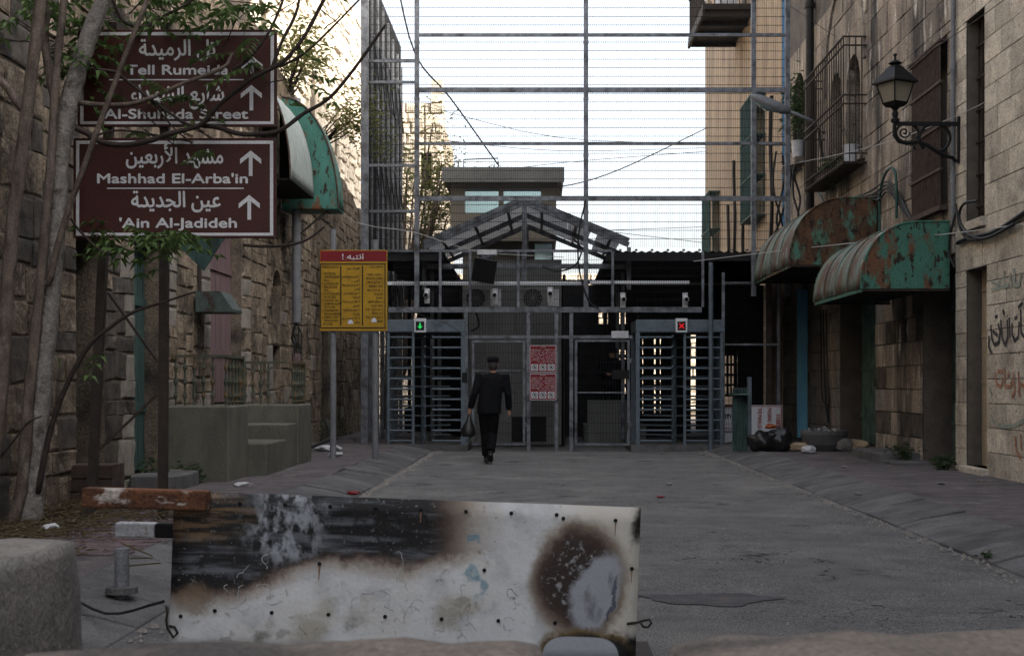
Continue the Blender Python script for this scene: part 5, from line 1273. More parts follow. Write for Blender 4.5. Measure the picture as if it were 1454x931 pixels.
# ---------------------------------------------------------------- burnt board barricade
def board_material():
    m = bpy.data.materials.new('scorched_painted_board'); m.use_nodes = True; n = m.node_tree; L = n.links; bs = n.nodes['Principled BSDF']
    tc = n.nodes.new('ShaderNodeTexCoord'); sp = n.nodes.new('ShaderNodeSeparateXYZ'); L.new(tc.outputs['Object'], sp.inputs[0])
    def mth(op, a, b=None, c=None, clamp=False):
        x = n.nodes.new('ShaderNodeMath'); x.operation = op; x.use_clamp = clamp
        for i, v in enumerate((a, b, c)):
            if v is None: continue
            if isinstance(v, (int, float)): x.inputs[i].default_value = v
            else: L.new(v, x.inputs[i])
        return x.outputs[0]
    def nz(s, det=6, st=(1,1,1), rough=.6):
        mp = n.nodes.new('ShaderNodeMapping'); mp.inputs['Scale'].default_value = st; L.new(tc.outputs['Object'], mp.inputs[0])
        t = n.nodes.new('ShaderNodeTexNoise'); t.inputs['Scale'].default_value = s; t.inputs['Detail'].default_value = det; t.inputs['Roughness'].default_value = rough; L.new(mp.outputs[0], t.inputs['Vector']); return t.outputs['Fac']
    def rng(v, a, b):
        r = n.nodes.new('ShaderNodeMapRange'); r.interpolation_type = 'SMOOTHSTEP'; r.inputs['From Min'].default_value = a; r.inputs['From Max'].default_value = b; L.new(v, r.inputs['Value']); return r.outputs[0]
    def mix(a, b, f):
        x = n.nodes.new('ShaderNodeMix'); x.data_type = 'RGBA'
        if isinstance(f, (int, float)): x.inputs['Factor'].default_value = f
        else: L.new(f, x.inputs['Factor'])
        for v, k in ((a, 6), (b, 7)):
            if isinstance(v, tuple): x.inputs[k].default_value = (*v, 1)
            else: L.new(v, x.inputs[k])
        return x.outputs[2]
    u = mth('DIVIDE', sp.outputs[0], 2.06); v = mth('SUBTRACT', 1, mth('DIVIDE', sp.outputs[2], .69))
    n1 = nz(5); n2 = nz(14); n3 = nz(3, 5, (1,1,4)); nf = nz(45, 8); nh = nz(7, 6, (.35,1,3.5))
    uw = mth('ADD', u, mth('MULTIPLY', mth('SUBTRACT', n1, .5), .10)); vw = mth('ADD', v, mth('MULTIPLY', mth('SUBTRACT', n2, .5), .22))
    us = mth('ADD', u, mth('MULTIPLY', mth('SUBTRACT', n1, .5), .06)); vs = mth('ADD', mth('ADD', v, mth('MULTIPLY', mth('SUBTRACT', n1, .5), .22)), mth('MULTIPLY', mth('SUBTRACT', nf, .5), .07))
    def ell(cu, cv, ru, rv, warp=True, lean=0.0):
        uu, vv = (uw, vw) if warp is True else (us, vs) if warp == 's' else (u, v)
        if lean: uu = mth('ADD', uu, mth('MULTIPLY', mth('SUBTRACT', vv, cv), lean))
        a = mth('DIVIDE', mth('SUBTRACT', uu, cu), ru); b = mth('DIVIDE', mth('SUBTRACT', vv, cv), rv)
        return mth('SQRT', mth('ADD', mth('MULTIPLY', a, a), mth('MULTIPLY', b, b)))
    c = mix((.720,.720,.720), (.508,.512,.514), rng(n1, .42, .68))
    c = mix(c, (.693,.685,.660), mth('MULTIPLY', rng(nz(3.4, 6), .52, .55), .8)); c = mix(c, (.231,.226,.215), mth('MULTIPLY', rng(nz(6.5, 6), .63, .66), .5))
    c = mix(c, (.165,.157,.141), mth('MULTIPLY', rng(nz(22, 7), .60, .70), .55))
    c = mix(c, (.215,.207,.182), rng(nz(4, 8), .60, .76))
    c = mix(c, (.594,.528,.413), mth('MULTIPLY', rng(u, .78, .9), .6))
    c = mix(c, (.330,.281,.191), mth('MULTIPLY', rng(nz(2.6), .55, .7), .6))
    # soot band over the upper left, fading through brown smoke into the paint
    bnd = mth('SUBTRACT', mth('ADD', mth('SUBTRACT', .62, mth('MULTIPLY', u, .58)), mth('MULTIPLY', mth('SINE', mth('MULTIPLY', u, 15)), .06)), vs)          # >0 inside
    right = mth('SUBTRACT', .585, us)
    inside = mth('MINIMUM', bnd, mth('MULTIPLY', right, 1.1))
    c = mix(c, (.254,.184,.121), mth('MULTIPLY', rng(inside, -.16, -.02), .75)); c = mix(c, (.070,.042,.033), mth('MULTIPLY', rng(inside, -.07, .015), .95))
    soot = mix((.011,.011,.012), (.127,.133,.150), rng(nh, .46, .68)); soot = mix(soot, (.016,.015,.015), rng(nz(9, 8), .50, .62))
    soot = mix(soot, (.381,.400,.432), mth('MULTIPLY', rng(ell(.24,.16,.10,.34), 1.1, .4), rng(nz(18, 8, (1,1,.7)), .42, .60)))
    soot = mix(soot, (.216,.133,.070), mth('MULTIPLY', rng(ell(.07,.14,.11,.2), 1.1, .4), rng(nh, .36, .58)))
    soot = mix(soot, (.318,.324,.337), mth('MULTIPLY', rng(nz(60, 8), .60, .70), .6))
    c = mix(c, soot, rng(inside, -.02, .05))
    c = mix(c, (.203,.140,.089), mth('MULTIPLY', rng(ell(.05,.68,.05,.12,'s'), 1.2, .5), .7))
    # smoky ring at right round a bare grey heart
    e1 = ell(.872,.46,.108,.39,'s')
    c = mix(c, (.254,.191,.133), mth('MULTIPLY', rng(e1, 1.12, .86), .85)); c = mix(c, (.076,.046,.037), rng(e1, 1.0, .68)); c = mix(c, (.022,.019,.018), mth('MULTIPLY', rng(e1, .85, .5), .6))
    c = mix(c, (.305,.305,.311), mth('MULTIPLY', rng(e1, .85, .45), rng(nz(42, 8), .54, .64)))
    e2 = ell(.912,.53,.050,.25,'s',.10); c = mix(c, (.381,.394,.425), rng(e2, 1.15, .80)); c = mix(c, (.203,.210,.222), mth('MULTIPLY', rng(e2, .9, .5), rng(nz(12, 6, (1,1,.4)), .5, .62)))
    e2b = ell(.945,.58,.006,.16,'s',.10); c = mix(c, (.050,.050,.091), mth('MULTIPLY', rng(e2b, 1.1, .6), .8))
    # lower right corner: soot and a bare patch
    e3 = ell(.905,1.02,.12,.24,'s'); c = mix(c, (.165,.108,.040), rng(e3, 1.15, .9)); c = mix(c, (.020,.020,.020), rng(e3, 1.0, .8))
    def sq(cu, cv, ru, rv):
        a = mth('POWER', mth('ABSOLUTE', mth('DIVIDE', mth('SUBTRACT', u, cu), ru)), 4); b = mth('POWER', mth('ABSOLUTE', mth('DIVIDE', mth('SUBTRACT', v, cv), rv)), 3); return mth('ADD', a, b)
    e4 = sq(.882,1.02,.085,.20); c = mix(c, (.413,.429,.462), rng(e4, 1.0, .86))
    edge = mth('SUBTRACT', uw, .965); c = mix(c, (.020,.018,.016), mth('MULTIPLY', rng(edge, .005, .03), rng(mth('ABSOLUTE', mth('SUBTRACT', vw, .5)), .24, .36)))
    # turquoise paint dabs
    for q in ((.64,.44,.022,.05),(.665,.53,.012,.06),(.645,.22,.012,.02)):
        c = mix(c, (.099,.264,.347), mth('MULTIPLY', mth('MULTIPLY', rng(ell(*q), 1.3, .7), rng(nz(16), .4, .55)), .7))
    # pen marks
    wv = n.nodes.new('ShaderNodeTexNoise'); wv.inputs['Scale'].default_value = 7; wv.inputs['Detail'].default_value = 1.5; L.new(tc.outputs['Object'], wv.inputs['Vector'])
    line = mth('ABSOLUTE', mth('SUBTRACT', wv.outputs['Fac'], .5)); c = mix(c, (.05,.045,.04), mth('MULTIPLY', mth('MULTIPLY', rng(line, .006, .001), rng(nz(5.5), .58, .66)), .8))
    L.new(c, bs.inputs['Base Color']); bs.inputs['Roughness'].default_value = .55; bs.inputs['Specular IOR Level'].default_value = .3
    bp = n.nodes.new('ShaderNodeBump'); bp.inputs['Strength'].default_value = .35; bp.inputs['Distance'].default_value = .01; L.new(mth('ADD', nf, mth('MULTIPLY', n1, 2)), bp.inputs['Height']); L.new(bp.outputs[0], bs.inputs['Normal'])
    return m
DB = 5.6
o_ = at(240, 921, DB)
t = thing('barricade', 'scorched white metal board barricade with rusty beam across the road', 'barricade', (o_.x, DB, 0))
tilt = R(2.05)
b = MB(); W_, H_ = 2.06, .70; nx_, nz2 = 30, 10
for j in range(nz2+1):
    for i in range(nx_+1):
        x = W_*i/nx_; z = H_*j/nz2
        b.v.append((x, .022*noise.noise((x*2.2, z*3, 1))+.006*math.sin(x*3), z))
for j in range(nz2):
    for i in range(nx_): a = j*(nx_+1)+i; b.face(a, a+1, a+nx_+2, a+nx_+1)
bo = b.build('board', board_material(), t, smooth=True, local=True); bo.location = (0, 0, o_.z); bo.rotation_euler = (0, tilt, 0)
bo.modifiers.new('thickness', 'SOLIDIFY').thickness = .006; bo.modifiers['thickness'].offset = 1
hp = [(.09+.2*i, .655) for i in range(9)]+[(.2+.25*i, .18) for i in range(7)]+[(.65,.40),(1.38,.40),(2.03,.43),(.04,.62),(1.95,.64),(1.72,.64),(.05,.15)]
for x, z in hp:
    b = MB(); b.lathe([(.009,0),(.009,.003),(.006,.006)], (0,0,0), 10); b.v = [(x+q[0], -.012-q[2]+.022*noise.noise((x*2.2,z*3,1))+.006*math.sin(x*3), z+q[1]) for q in b.v]; b.build('bolt', M['black'], bo, local=True)
b = MB(); rs = random.Random(77)
def bsurf(x, z): return (x, .022*noise.noise((x*2.2, z*3, 1))+.006*math.sin(x*3)-.0085, z)
for k in range(26):
    x, z = rs.uniform(.15,1.6), rs.uniform(.06,.36); a = rs.uniform(0, 6.28); pts = []
    for q in range(rs.randint(5,14)):
        a += rs.uniform(-.9,1.2); x += .014*math.cos(a); z += .012*math.sin(a); pts.append(bsurf(x, max(.03, z)))
    for q in range(len(pts)-1):
        p_, r_ = Vector(pts[q]), Vector(pts[q+1]); dd = (r_-p_).normalized(); s_ = Vector((-dd.z,0,dd.x))*rs.uniform(.0008,.002); b.quad(p_-s_, p_+s_, r_+s_, r_-s_)
M['penmark'] = pmat('smeared_marker', (.16,.16,.165), (.30,.30,.30), 20, .8, 0, 0)
b.build('pen_scribbles', M['penmark'], bo, local=True)['kind'] = 'stuff'
b = MB()
for x, z in hp:
    if rs.random() < .3: 
        L_ = rs.uniform(.03,.10); w1 = rs.uniform(.003,.006); b.poly([bsurf(x-w1, z-.008), bsurf(x+w1, z-.008), bsurf(x+w1*.3, max(.01, z-L_)), bsurf(x-w1*.3, max(.01, z-L_))])
M['rustrun'] = pmat('rust_run', (.17,.11,.07), (.12,.075,.05), 20, .8, 0, 0)
b.build('rust_runs', M['rustrun'], bo, local=True)['kind'] = 'stuff'
M['rustpaint'] = pmat('rust_orange_beam', (.10,.042,.02), (.04,.019,.012), 14, .85, 0, .5, 60, c3=(.25,.22,.195), lo=.55, hi=.60, s3=11, stretch=(.4,1,1), c4=(.02,.013,.01), lo4=.58, hi4=.66, s4=8, grain=.45)
M['bwpaint'] = pmat('chipped_white_paint', (.34,.34,.35), (.26,.26,.27), 9, .7, .1, .3, 40, c3=(.12,.06,.03), lo=.62, hi=.68, s3=12)
def beam(nm, px0, px1, py, d, h, m, til=0.0):
    p, q = at(px0, py, d), at(px1, py+til, d); b = MB(); b.bar(p, q, h, h); return b.build(nm, m, t, bevel=.008)
beam('rusty_beam', 120, 296, 705, DB-.07, .085, M['rustpaint'], 5)
beam('painted_beam', 166, 222, 751, DB+.09, .066, M['bwpaint'], 1); beam('dark_beam', 222.4, 880, 752, DB+.09, .066, M['black'], 8)
for px in (300, 850):
    p = at(px, 740, DB+.17); b = MB(); b.bar((p.x, DB+.17, .0), (p.x, DB+.17, .62), .06); b.build('support_leg', M['iron'], t)
    b = MB(); b.box(p.x-.25, p.x+.25, DB+.14, DB+.5, .0, .04); b.build('foot', M['iron'], t)
def hook(pts): b = MB(); b.tube([at(x, y, DB-.01) for x, y in pts], .006, 6); b.build('wire_hook', M['iron'], t, smooth=True)
hook([(890,885),(905,883),(915,880),(922,879),(925,884),(920,890),(913,889),(910,884)])
hook([(236,860),(238,868),(236,880),(238,892),(246,904),(252,898),(248,890),(240,888)])

# bollard
t = thing('bollard', 'short galvanised steel pipe bollard in the left pavement beside the barricade', 'bollard', (at(173,835,7.1).x, 7.1, KH))
c = at(173, 835, 7.1); b = MB(); b.lathe([(.04,-.05),(.04,.23),(.034,.235),(.034,.20)], (c.x, 7.1, KH), 16); b.build('pipe', M['greypipe'], t)
b = MB(); b.lathe([(.09,-.02),(.085,.014),(.042,.016)], (c.x, 7.1, KH), 16); b.build('mortar_collar', M['kerb'], t)

# concrete blocks
def rough_block(name, lab, x0, x1, y0, y1, z1, taper, seed, mat='block', rr=.05, amp=.02, slope=0.0):
    b = bmesh.new(); bmesh.ops.create_cube(b, size=1); bmesh.ops.subdivide_edges(b, edges=b.edges[:], cuts=14, use_grid_fill=True)
    sz = Vector((x1-x0, y1-y0, z1)); c = Vector(((x0+x1)/2, (y0+y1)/2, z1/2))
    for v in b.verts:
        p = Vector((v.co.x*sz.x, v.co.y*sz.y, v.co.z*sz.z)); h2 = sz/2
        q = Vector([max(-h2[i]+rr, min(h2[i]-rr, p[i])) for i in range(3)]); d = p-q
        if d.length > 1e-6: p = q+d.normalized()*rr
        k = 1+taper*(.5-p.z/sz.z); p.x *= k; p.y *= k
        p.z += slope*p.x*(p.z/sz.z+.5)
        nn = noise.noise_vector((p.x*5+seed, p.y*5, p.z*5))*amp+noise.noise_vector((p.x*17+seed, p.y*17, p.z*17))*amp*.4
        v.co = p+nn+c
    m = MB().add_bm(b); o = m.build(name, M[mat], smooth=True); tag(o, lab, 'block', 'concrete roadblock pieces'); return o
rough_block('concrete_block', 'tapered grey concrete roadblock beside the left kerb', -2.45, -1.62, 2.4, 4.45, .74, .06, 1, amp=.014, rr=.022)
M['fgstone'] = pmat('foreground_stone', (.15,.126,.105), (.10,.085,.072), 4, .92, 0, .6, 30, c3=(.06,.054,.05), lo=.5, hi=.62, s3=2.6, stretch=(.6,1,1))
rough_block('rough_stone_block', 'rough pinkish stone block lying before the scorched board', -.95, .02, 1.75, 2.25, .824, .0, 4, 'fgstone', .06, .02, .018)
rough_block('rough_stone_block', 'rough tan stone block with dark streaks beside the pinkish block', 0.22, 1.9, 1.7, 2.4, .832, .0, 9, 'fgstone', .09, .03, .02)
# ---------------------------------------------------------------- bare tree in front of the left house
def smooth(pts, seg=4):
    P = [Vector(p) for p in pts]; P = [P[0]*2-P[1]]+P+[P[-1]*2-P[-2]]; out = []
    for i in range(1, len(P)-2):
        for j in range(seg):
            u = j/seg; a, b_, c, d = P[i-1], P[i], P[i+1], P[i+2]
            out.append(.5*((2*b_)+(c-a)*u+(2*a-5*b_+4*c-d)*u*u+(3*b_-a-3*c+d)*u**3))
    out.append(P[-2]); return out
def limb(parent, nm, pts, d0, d1, r0, r1, mat, knob=.08, n=9, seed=0):
    k = len(pts); P = smooth([at(x, y, d0+(d1-d0)*i/(k-1)) for i, (x, y) in enumerate(pts)], 5)
    s = F/((d0+d1)/2); m = len(P)
    rs = [(r0+(r1-r0)*i/(m-1))/s*(1+knob*noise.noise((i*.9, seed, 0))+knob*.6*noise.noise((i*2.7, seed, 5))) for i in range(m)]
    b = MB(); b.tube(P, rs, n); return b.build(nm, M[mat], parent, smooth=True)
tr = thing('bare_tree', 'multi stemmed grey barked tree with thin branches crossing the brown signs', 'tree', (at(40,745,10.2).x, 10.2, KH))
limb(tr, 'trunk', [(42,752),(50,640),(60,524),(72,400),(79,320),(84,232),(94,166),(112,97),(131,39),(150,-10),(168,-90)], 10.25, 10.35, 16, 11, 'palebark', .24, 12, 1)
limb(tr, 'trunk', [(14,752),(31,690),(41,565),(53,442),(58,400),(62,345),(72,232),(79,116),(91,0),(98,-80)], 10.15, 10.1, 9, 4.5, 'bark', .2, 10, 2)
limb(tr, 'trunk', [(-30,760),(-12,660),(0,565),(8,442),(18,320),(27,248),(39,155),(46,97),(58,0),(66,-80)], 10.0, 9.9, 11, 7.5, 'bark', .2, 10, 3)
limb(tr, 'branch', [(58,405),(70,398),(79,360),(100,290),(124,224),(170,100),(209,0),(230,-60)], 10.15, 9.9, 5.5, 3, 'bark', .14, 8, 4)
limb(tr, 'branch', [(53,700),(72,610),(94,548),(126,491),(160,462),(192,442),(235,428),(277,414)], 10.2, 10.1, 4.5, 1.4, 'twig', .1, 6, 5)
limb(tr, 'branch', [(39,160),(25,146),(8,122),(-20,100)], 9.95, 9.9, 6, 5, 'bark', .1, 8, 6)
limb(tr, 'branch', [(88,200),(80,150),(68,90),(64,40),(78,-20)], 10.3, 10.4, 8, 5, 'bark', .12, 8, 7)
limb(tr, 'branch', [(112,146),(150,149),(190,147),(228,133),(262,118),(300,104),(321,93),(326,84),(330,76)], 10.3, 10.5, 3.8, 2, 'bark', .14, 7, 8)
limb(tr, 'branch', [(108,182),(125,190),(140,200),(160,205),(186,205),(215,199),(240,190),(268,183),(286,176),(310,150),(333,131),(360,110),(400,89),(430,55),(460,0),(480,-30)], 10.3, 10.55, 4.6, 2.6, 'twig', .2, 7, 9)
limb(tr, 'branch', [(286,178),(310,181),(340,190),(372,190),(400,184),(430,162),(455,148),(475,132),(505,95),(530,60),(547,36)], 10.5, 10.6, 3.8, 2, 'twig', .2, 7, 10)
limb(tr, 'branch', [(130,98),(165,103),(180,115),(210,138),(240,160),(272,178),(300,170)], 10.3, 10.5, 2.5, 2, 'twig', .1, 6, 11)
limb(tr, 'branch', [(190,118),(220,150),(245,180),(270,202),(286,215)], 10.4, 10.5, 1.6, .8, 'twig', .1, 5, 12)
limb(tr, 'branch', [(125,197),(160,186),(200,188),(240,196),(275,202)], 10.3, 10.5, 2, 1, 'twig', .1, 5, 13)
limb(tr, 'branch', [(330,100),(355,82),(385,40),(410,-20)], 10.5, 10.6, 2.5, 2, 'twig', .1, 6, 14)
limb(tr, 'branch', [(385,100),(400,60),(420,20),(428,-20)], 10.55, 10.7, 2.5, 2, 'twig', .1, 6, 15)
limb(tr, 'branch', [(160,0),(175,30),(205,38),(235,22),(262,8),(300,-20)], 10.2, 10.5, 2.5, 2, 'twig', .1, 6, 16)
limb(tr, 'branch', [(100,310),(115,330),(150,360),(175,352)], 10.2, 10.35, 2, 1.2, 'twig', .1, 5, 17)
limb(tr, 'branch', [(345,348),(380,350),(415,347),(440,338),(460,322)], 10.6, 10.8, 2.4, 1.6, 'twig', .1, 5, 18)
limb(tr, 'branch', [(0,650),(20,625),(40,600),(60,590)], 10.1, 10.1, 2, 1, 'twig', .1, 5, 19)
limb(tr, 'branch', [(398,95),(440,70),(520,-10)], 10.6, 10.7, 2, 1.4, 'twig', .1, 5, 20)
def pinnate(b, p, d, L, n, ls, lw, rnd):
    d = d.normalized(); side = d.cross(Vector((0,0,1))); side = side.normalized() if side.length > .05 else Vector((1,0,0)); pts = []
    for i in range(n):
        t_ = (i+1)/n; q = p+d*L*t_-Vector((0,0,L*.35*t_*t_)); pts.append(q)
        for s_ in (-1, 1):
            dd = side*s_+d*.35+Vector((0,0,rnd.uniform(-.55,-.05))); leaf_quad(b, q, dd, ls*rnd.uniform(.75,1.2), lw, rnd.uniform(.1,.4))
    leaf_quad(b, pts[-1], d, ls, lw); b.tube([p]+pts, .0025, 3, False)
rn = random.Random(5); b = MB()
def spray(px, py, d, n, rx, ry, L=.32):
    for _ in range(n):
        p = at(px+rn.uniform(-rx,rx), py+rn.uniform(-ry,ry), d+rn.uniform(-.25,.25)); a = rn.uniform(0, 6.28)
        pinnate(b, p, Vector((math.cos(a), math.sin(a)*.7, rn.uniform(-.5,.4))), L*rn.uniform(.6,1.1), rn.randint(3,6), .10, .045, rn)
for q in ((95,40,10.5,18,30,45),(60,10,10.4,10,45,20),(125,60,10.6,6,20,50),(210,15,10.5,7,60,18),(275,8,10.5,12,45,18),(345,62,10.45,5,26,18),(330,15,10.5,8,50,16),(255,130,10.4,2,22,10),(290,172,10.4,1,20,8),(200,330,10.45,16,60,16),(245,335,10.4,7,30,12),(165,345,10.5,3,20,15),(365,85,10.5,2,15,12),(150,500,10.2,1,3,6),(300,215,10.5,1,6,6)): spray(*q)
leaf_quad(b, at(82,505,10.1), Vector((.2,0,-1)), .09, .05)
for _ in range(34):
    x, y = rn.choice(((100,60),(130,30),(200,10),(260,20),(310,90),(340,120),(370,100),(400,60),(440,30),(300,170),(240,195),(60,60),(380,10)))
    p = at(x+rn.uniform(-25,25), y+rn.uniform(-25,25), 10.45+rn.uniform(-.15,.2)); pts = [p]; a = rn.uniform(0, 6.28); d_ = Vector((math.cos(a), .3*math.sin(a), rn.uniform(-.2,.9)))
    for q in range(5): d_ = (d_+Vector((rn.uniform(-.4,.4), rn.uniform(-.3,.3), rn.uniform(-.3,.35)))).normalized(); p = p+d_*rn.uniform(.05,.11); pts.append(p)
    tw = MB(); tw.tube(pts, [.006,.0055,.005,.004,.003,.002], 5); tw.build('twig', M['twig'], tr)
    if rn.random() < .5: pinnate(b, pts[-1], d_, .25, 5, .10, .045, rn)
crown = b.build('crown', M['leaf'], tr)
b = MB(); p = at(415,80,10.6)
for k, (x, y) in enumerate(((418,72),(440,85),(430,60),(410,150),(160,12))): leaf_quad(b, at(x,y,10.6), Vector((.9,-.2,.1*k-.2)), .16, .055)
b.build('large_leaves', M['leaf'], tr)

# shrubs on the ruined wall, tree behind the side screen, low weeds
def shrub(name, lab, base, c, rad, n, ls, lw, mat, stems, seed, cat='shrub', smat='twig', sr=.022, clumps=14):
    t = thing(name, lab, cat, base); r = random.Random(seed); b = MB(); cs = foliage(b, c, rad, n, ls, lw, r, clumps); b.build('crown', M[mat], t)
    b = MB()
    for k in range(stems):
        e = r.choice(cs); m_ = Vector(base).lerp(e, .5)+Vector((r.uniform(-.15,.15), r.uniform(-.15,.15), r.uniform(-.05,.2))); P = smooth([base, m_, e], 4)
        b.tube(P, [sr*(1-.75*i/(len(P)-1)) for i in range(len(P))], 5)
    b.build('trunk', M[smat], t); return t
wb = at(440,175,23); wb = Vector((XL-.1, 23, 6.2))
shrub('wall_shrub', 'sunlit olive green shrub sprouting from the ragged wall top above the turquoise awning', (XL-.1, 22.6, 6.3), (XL+.15, 22.6, 7.2), (.45,.9,.50), 900, .13, .045, 'olive', 14, 3)
shrub('wall_shrub', 'drooping olive shrub hanging over the side screen from the ragged wall', (XL-.1, 25.6, 6.0), (XL+.85, 25.4, 6.55), (.5,.8,.55), 900, .13, .045, 'olive', 14, 4)
shrub('dry_creeper', 'dry brown creeper matted on the crumbling wall face above the yellow sign', (XL-.1, 25.5, 6.0), (XL+.12, 25.4, 5.3), (.10,.8,.5), 420, .10, .03, 'dryleaf', 12, 6, 'plant')
shrub('street_tree', 'sunlit bushy tree standing behind the side screen', (-4.1, 33, 0), (-2.95, 33, 6.3), (.75,.8,1.15), 2400, .15, .05, 'olive', 26, 8, 'tree', 'bark', .07, 26)
rn2 = random.Random(21)
for i, (x, y, sz, lab) in enumerate(((-4.3,14.2,.20,'small green weed at the foot of the teal door jamb'),(-4.05,14.8,.15,'small green weed beside the stoop front'),(-4.1,25.0,.30,'leafy weed at the foot of the ragged wall behind the yellow sign'),(5.35,18.75,.22,'dark weed at the foot of the sooty wall between the shop doors'),(5.45,17.0,.12,'tiny weed by the pale ashlar pier base'),(3.22,9.2,.045,'tiny green weed growing in the right kerb joint'))):
    t = thing('weed', lab, 'weed', (x, y, KH if x != 3.22 else .02), 'weeds along the walls'); b = MB(); foliage(b, (x, y, (KH if x != 3.22 else .02)+sz*.7), (sz,sz,sz*.7), 160 if sz > .1 else 34, .09 if sz > .1 else .045, .03 if sz > .1 else .016, rn2, 7); b.build('leaves', M['darkleaf'], t)
    b = MB()
    for k in range(5): b.bar((x, y, KH if x != 3.22 else .0), (x+rn2.uniform(-sz,sz)*.5, y+rn2.uniform(-sz,sz)*.5, (KH if x != 3.22 else .0)+sz), .006)
    b.build('stems', M['twig'], t)['kind'] = 'stuff'
# leaf litter on the near left pavement, rubble along the kerb
b = MB(); rn3 = random.Random(31)
for k in range(2600):
    x = -4.4+abs(rn3.gauss(0,.55)); y = 8.0+rn3.random()*4.5
    if x > KL-KW+.2: continue
    p = Vector((x, y, KH+.03+rn3.random()*.03)); a = rn3.uniform(0, 6.28); leaf_quad(b, p, Vector((math.cos(a), math.sin(a), rn3.uniform(-.1,.25))), rn3.uniform(.04,.12), rn3.uniform(.015,.04), .1)
for k in range(160):
    x = -4.4+abs(rn3.gauss(0,.6)); y = 7.6+rn3.random()*5; a = rn3.uniform(0, 6.28); L = rn3.uniform(.15,.5); p = Vector((x, y, KH+.04)); b.bar(p, p+Vector((math.cos(a)*L, math.sin(a)*L, rn3.uniform(0,.08))), .008)
o = b.build('leaf_litter', M['dryleaf']); tag(o, 'dry leaves and twigs littering the pavement under the bare tree', 'leaf litter', None, 'stuff')
b = MB()
for k in range(1500):
    side = rn3.random() < .5; y = 5+rn3.random()*20; x = (KL+.06+abs(rn3.gauss(0,.05))) if side else (KR-.06-abs(rn3.gauss(0,.06)))
    s_ = rn3.uniform(.006,.022); z = .008; x += rn3.uniform(-.03,.03)
    n = len(b.v); b.v += [(x-s_,y-s_,z),(x+s_,y-s_*.6,z),(x+s_*.4,y+s_,z),(x,y,z+s_*1.1)]; b.face(n,n+1,n+3); b.face(n+1,n+2,n+3); b.face(n+2,n,n+3)
for k in range(700):
    y = 6+rn3.random()*18; x = rn3.uniform(KL,KR); s_ = rn3.uniform(.004,.012); z = .012; n = len(b.v); b.v += [(x-s_,y-s_,z),(x+s_,y-s_*.6,z),(x+s_*.4,y+s_,z),(x,y,z+s_*1.1)]; b.face(n,n+1,n+3); b.face(n+1,n+2,n+3); b.face(n+2,n,n+3)
o = b.build('kerb_grit', M['block']); tag(o, 'loose grit and pebbles along both kerbs', 'grit', None, 'stuff')
# crumpled litter pieces
def crumple(name, lab, cat, c, sz, mat, seed, group=None, flatz=.6, sub=2):
    b = bmesh.new(); bmesh.ops.create_icosphere(b, subdivisions=sub, radius=1)
    for v in b.verts:
        d = v.co.normalized(); k = 1+.45*noise.noise(d*2.1+Vector((seed,0,0)))+.25*noise.noise(d*5+Vector((0,seed,0))); v.co = Vector((d.x*sz[0]*k, d.y*sz[1]*k, max(-.95, d.z)*sz[2]*k*flatz+sz[2]*flatz*.8))
    o = MB().add_bm(b, Matrix.Translation(c)).build(name, M[mat], smooth=(sub > 2)); tag(o, lab, cat, group); return o
crumple('paper', 'crumpled white paper on the red pavement before the stoop', 'litter', (at(345,690,14.3).x, 14.3, KH), (.11,.08,.05), 'whiteplastic', 1)
crumple('paper', 'white paper scrap at the foot of the yellow sign pole', 'litter', (-3.35, 20.6, KH), (.12,.1,.06), 'whiteplastic', 2)
crumple('paper', 'white litter heap by the ragged wall beside the yellow sign', 'litter', (-3.75, 22.2, KH), (.22,.2,.09), 'whiteplastic', 3)
crumple('can', 'red crushed can lying by the left kerb', 'litter', (at(501,706,13.6).x, 13.6, .1), (.07,.05,.04), 'red', 4)
crumple('can', 'small red crushed can on the open asphalt', 'litter', (at(938,707,14.2).x, 14.2, .015), (.05,.04,.02), 'red', 5)
crumple('paper', 'torn white and blue paper on the leaf litter', 'litter', (-3.75, 9.7, KH+.04), (.06,.05,.04), 'whiteplastic', 6)
for k in range(7):
    x, y = ((1.62,16.1),(3.0,22.6),(2.9,22.9),(4.6,14.6),(5.2,15.0),(4.2,17.6),(3.3,13.2))[k]
    crumple('pebble', 'small grey stone lying loose on the %s' % ('asphalt' if x < 3.1 else 'right pavement'), 'stone', (x, y, .01 if x < 3.2 else KH+.0), (.05,.045,.03), 'block', 10+k, 'loose stones on the ground', sub=1)
# right side: bags, planter, signs, green sheet
GB = 'rubbish heaped by the blue door'
def spot(px, py, z=KH):
    d = (H-z)*F/(py-CY); return Vector(((px-CX)*d/F, d, z))
crumple('garbage_bag', 'large black garbage bag slumped below the white sign', 'garbage bag', spot(1083,640), (.24,.24,.33), 'plastic', 21, GB, .6, 3)
crumple('garbage_bag', 'black garbage bag with an orange wrapper beside the stone pier', 'garbage bag', spot(1106,640), (.22,.24,.38), 'plastic', 22, GB, .6, 3)
M['orange'] = flat('orange_plastic', (.30,.07,.02), .5)
cb = spot(1092,640); crumple('wrapper', 'orange wrapper on top of the black bags', 'litter', (cb.x, cb.y-.15, KH+.40), (.10,.08,.07), 'orange', 23)
M['sandbag'] = pmat('sandbag', (.28,.21,.13), (.2,.15,.1), 9, .9, 0, .4, 40)
crumple('sack', 'torn tan sack lying against the round concrete planter', 'sack', spot(1140,640), (.28,.2,.14), 'sandbag', 24, GB)
crumple('plastic_bag', 'white plastic bag on the ground before the tan sack', 'litter', spot(1147,643), (.13,.1,.12), 'whiteplastic', 25, GB)
crumple('sack', 'brown cloth sack by the faded green double door', 'sack', spot(1212,640), (.28,.22,.2), 'sandbag', 26, GB)
crumple('plastic_bag', 'pale grey plastic bag between the planter and the brown sack', 'litter', spot(1198,641), (.18,.15,.22), 'block', 27, GB)
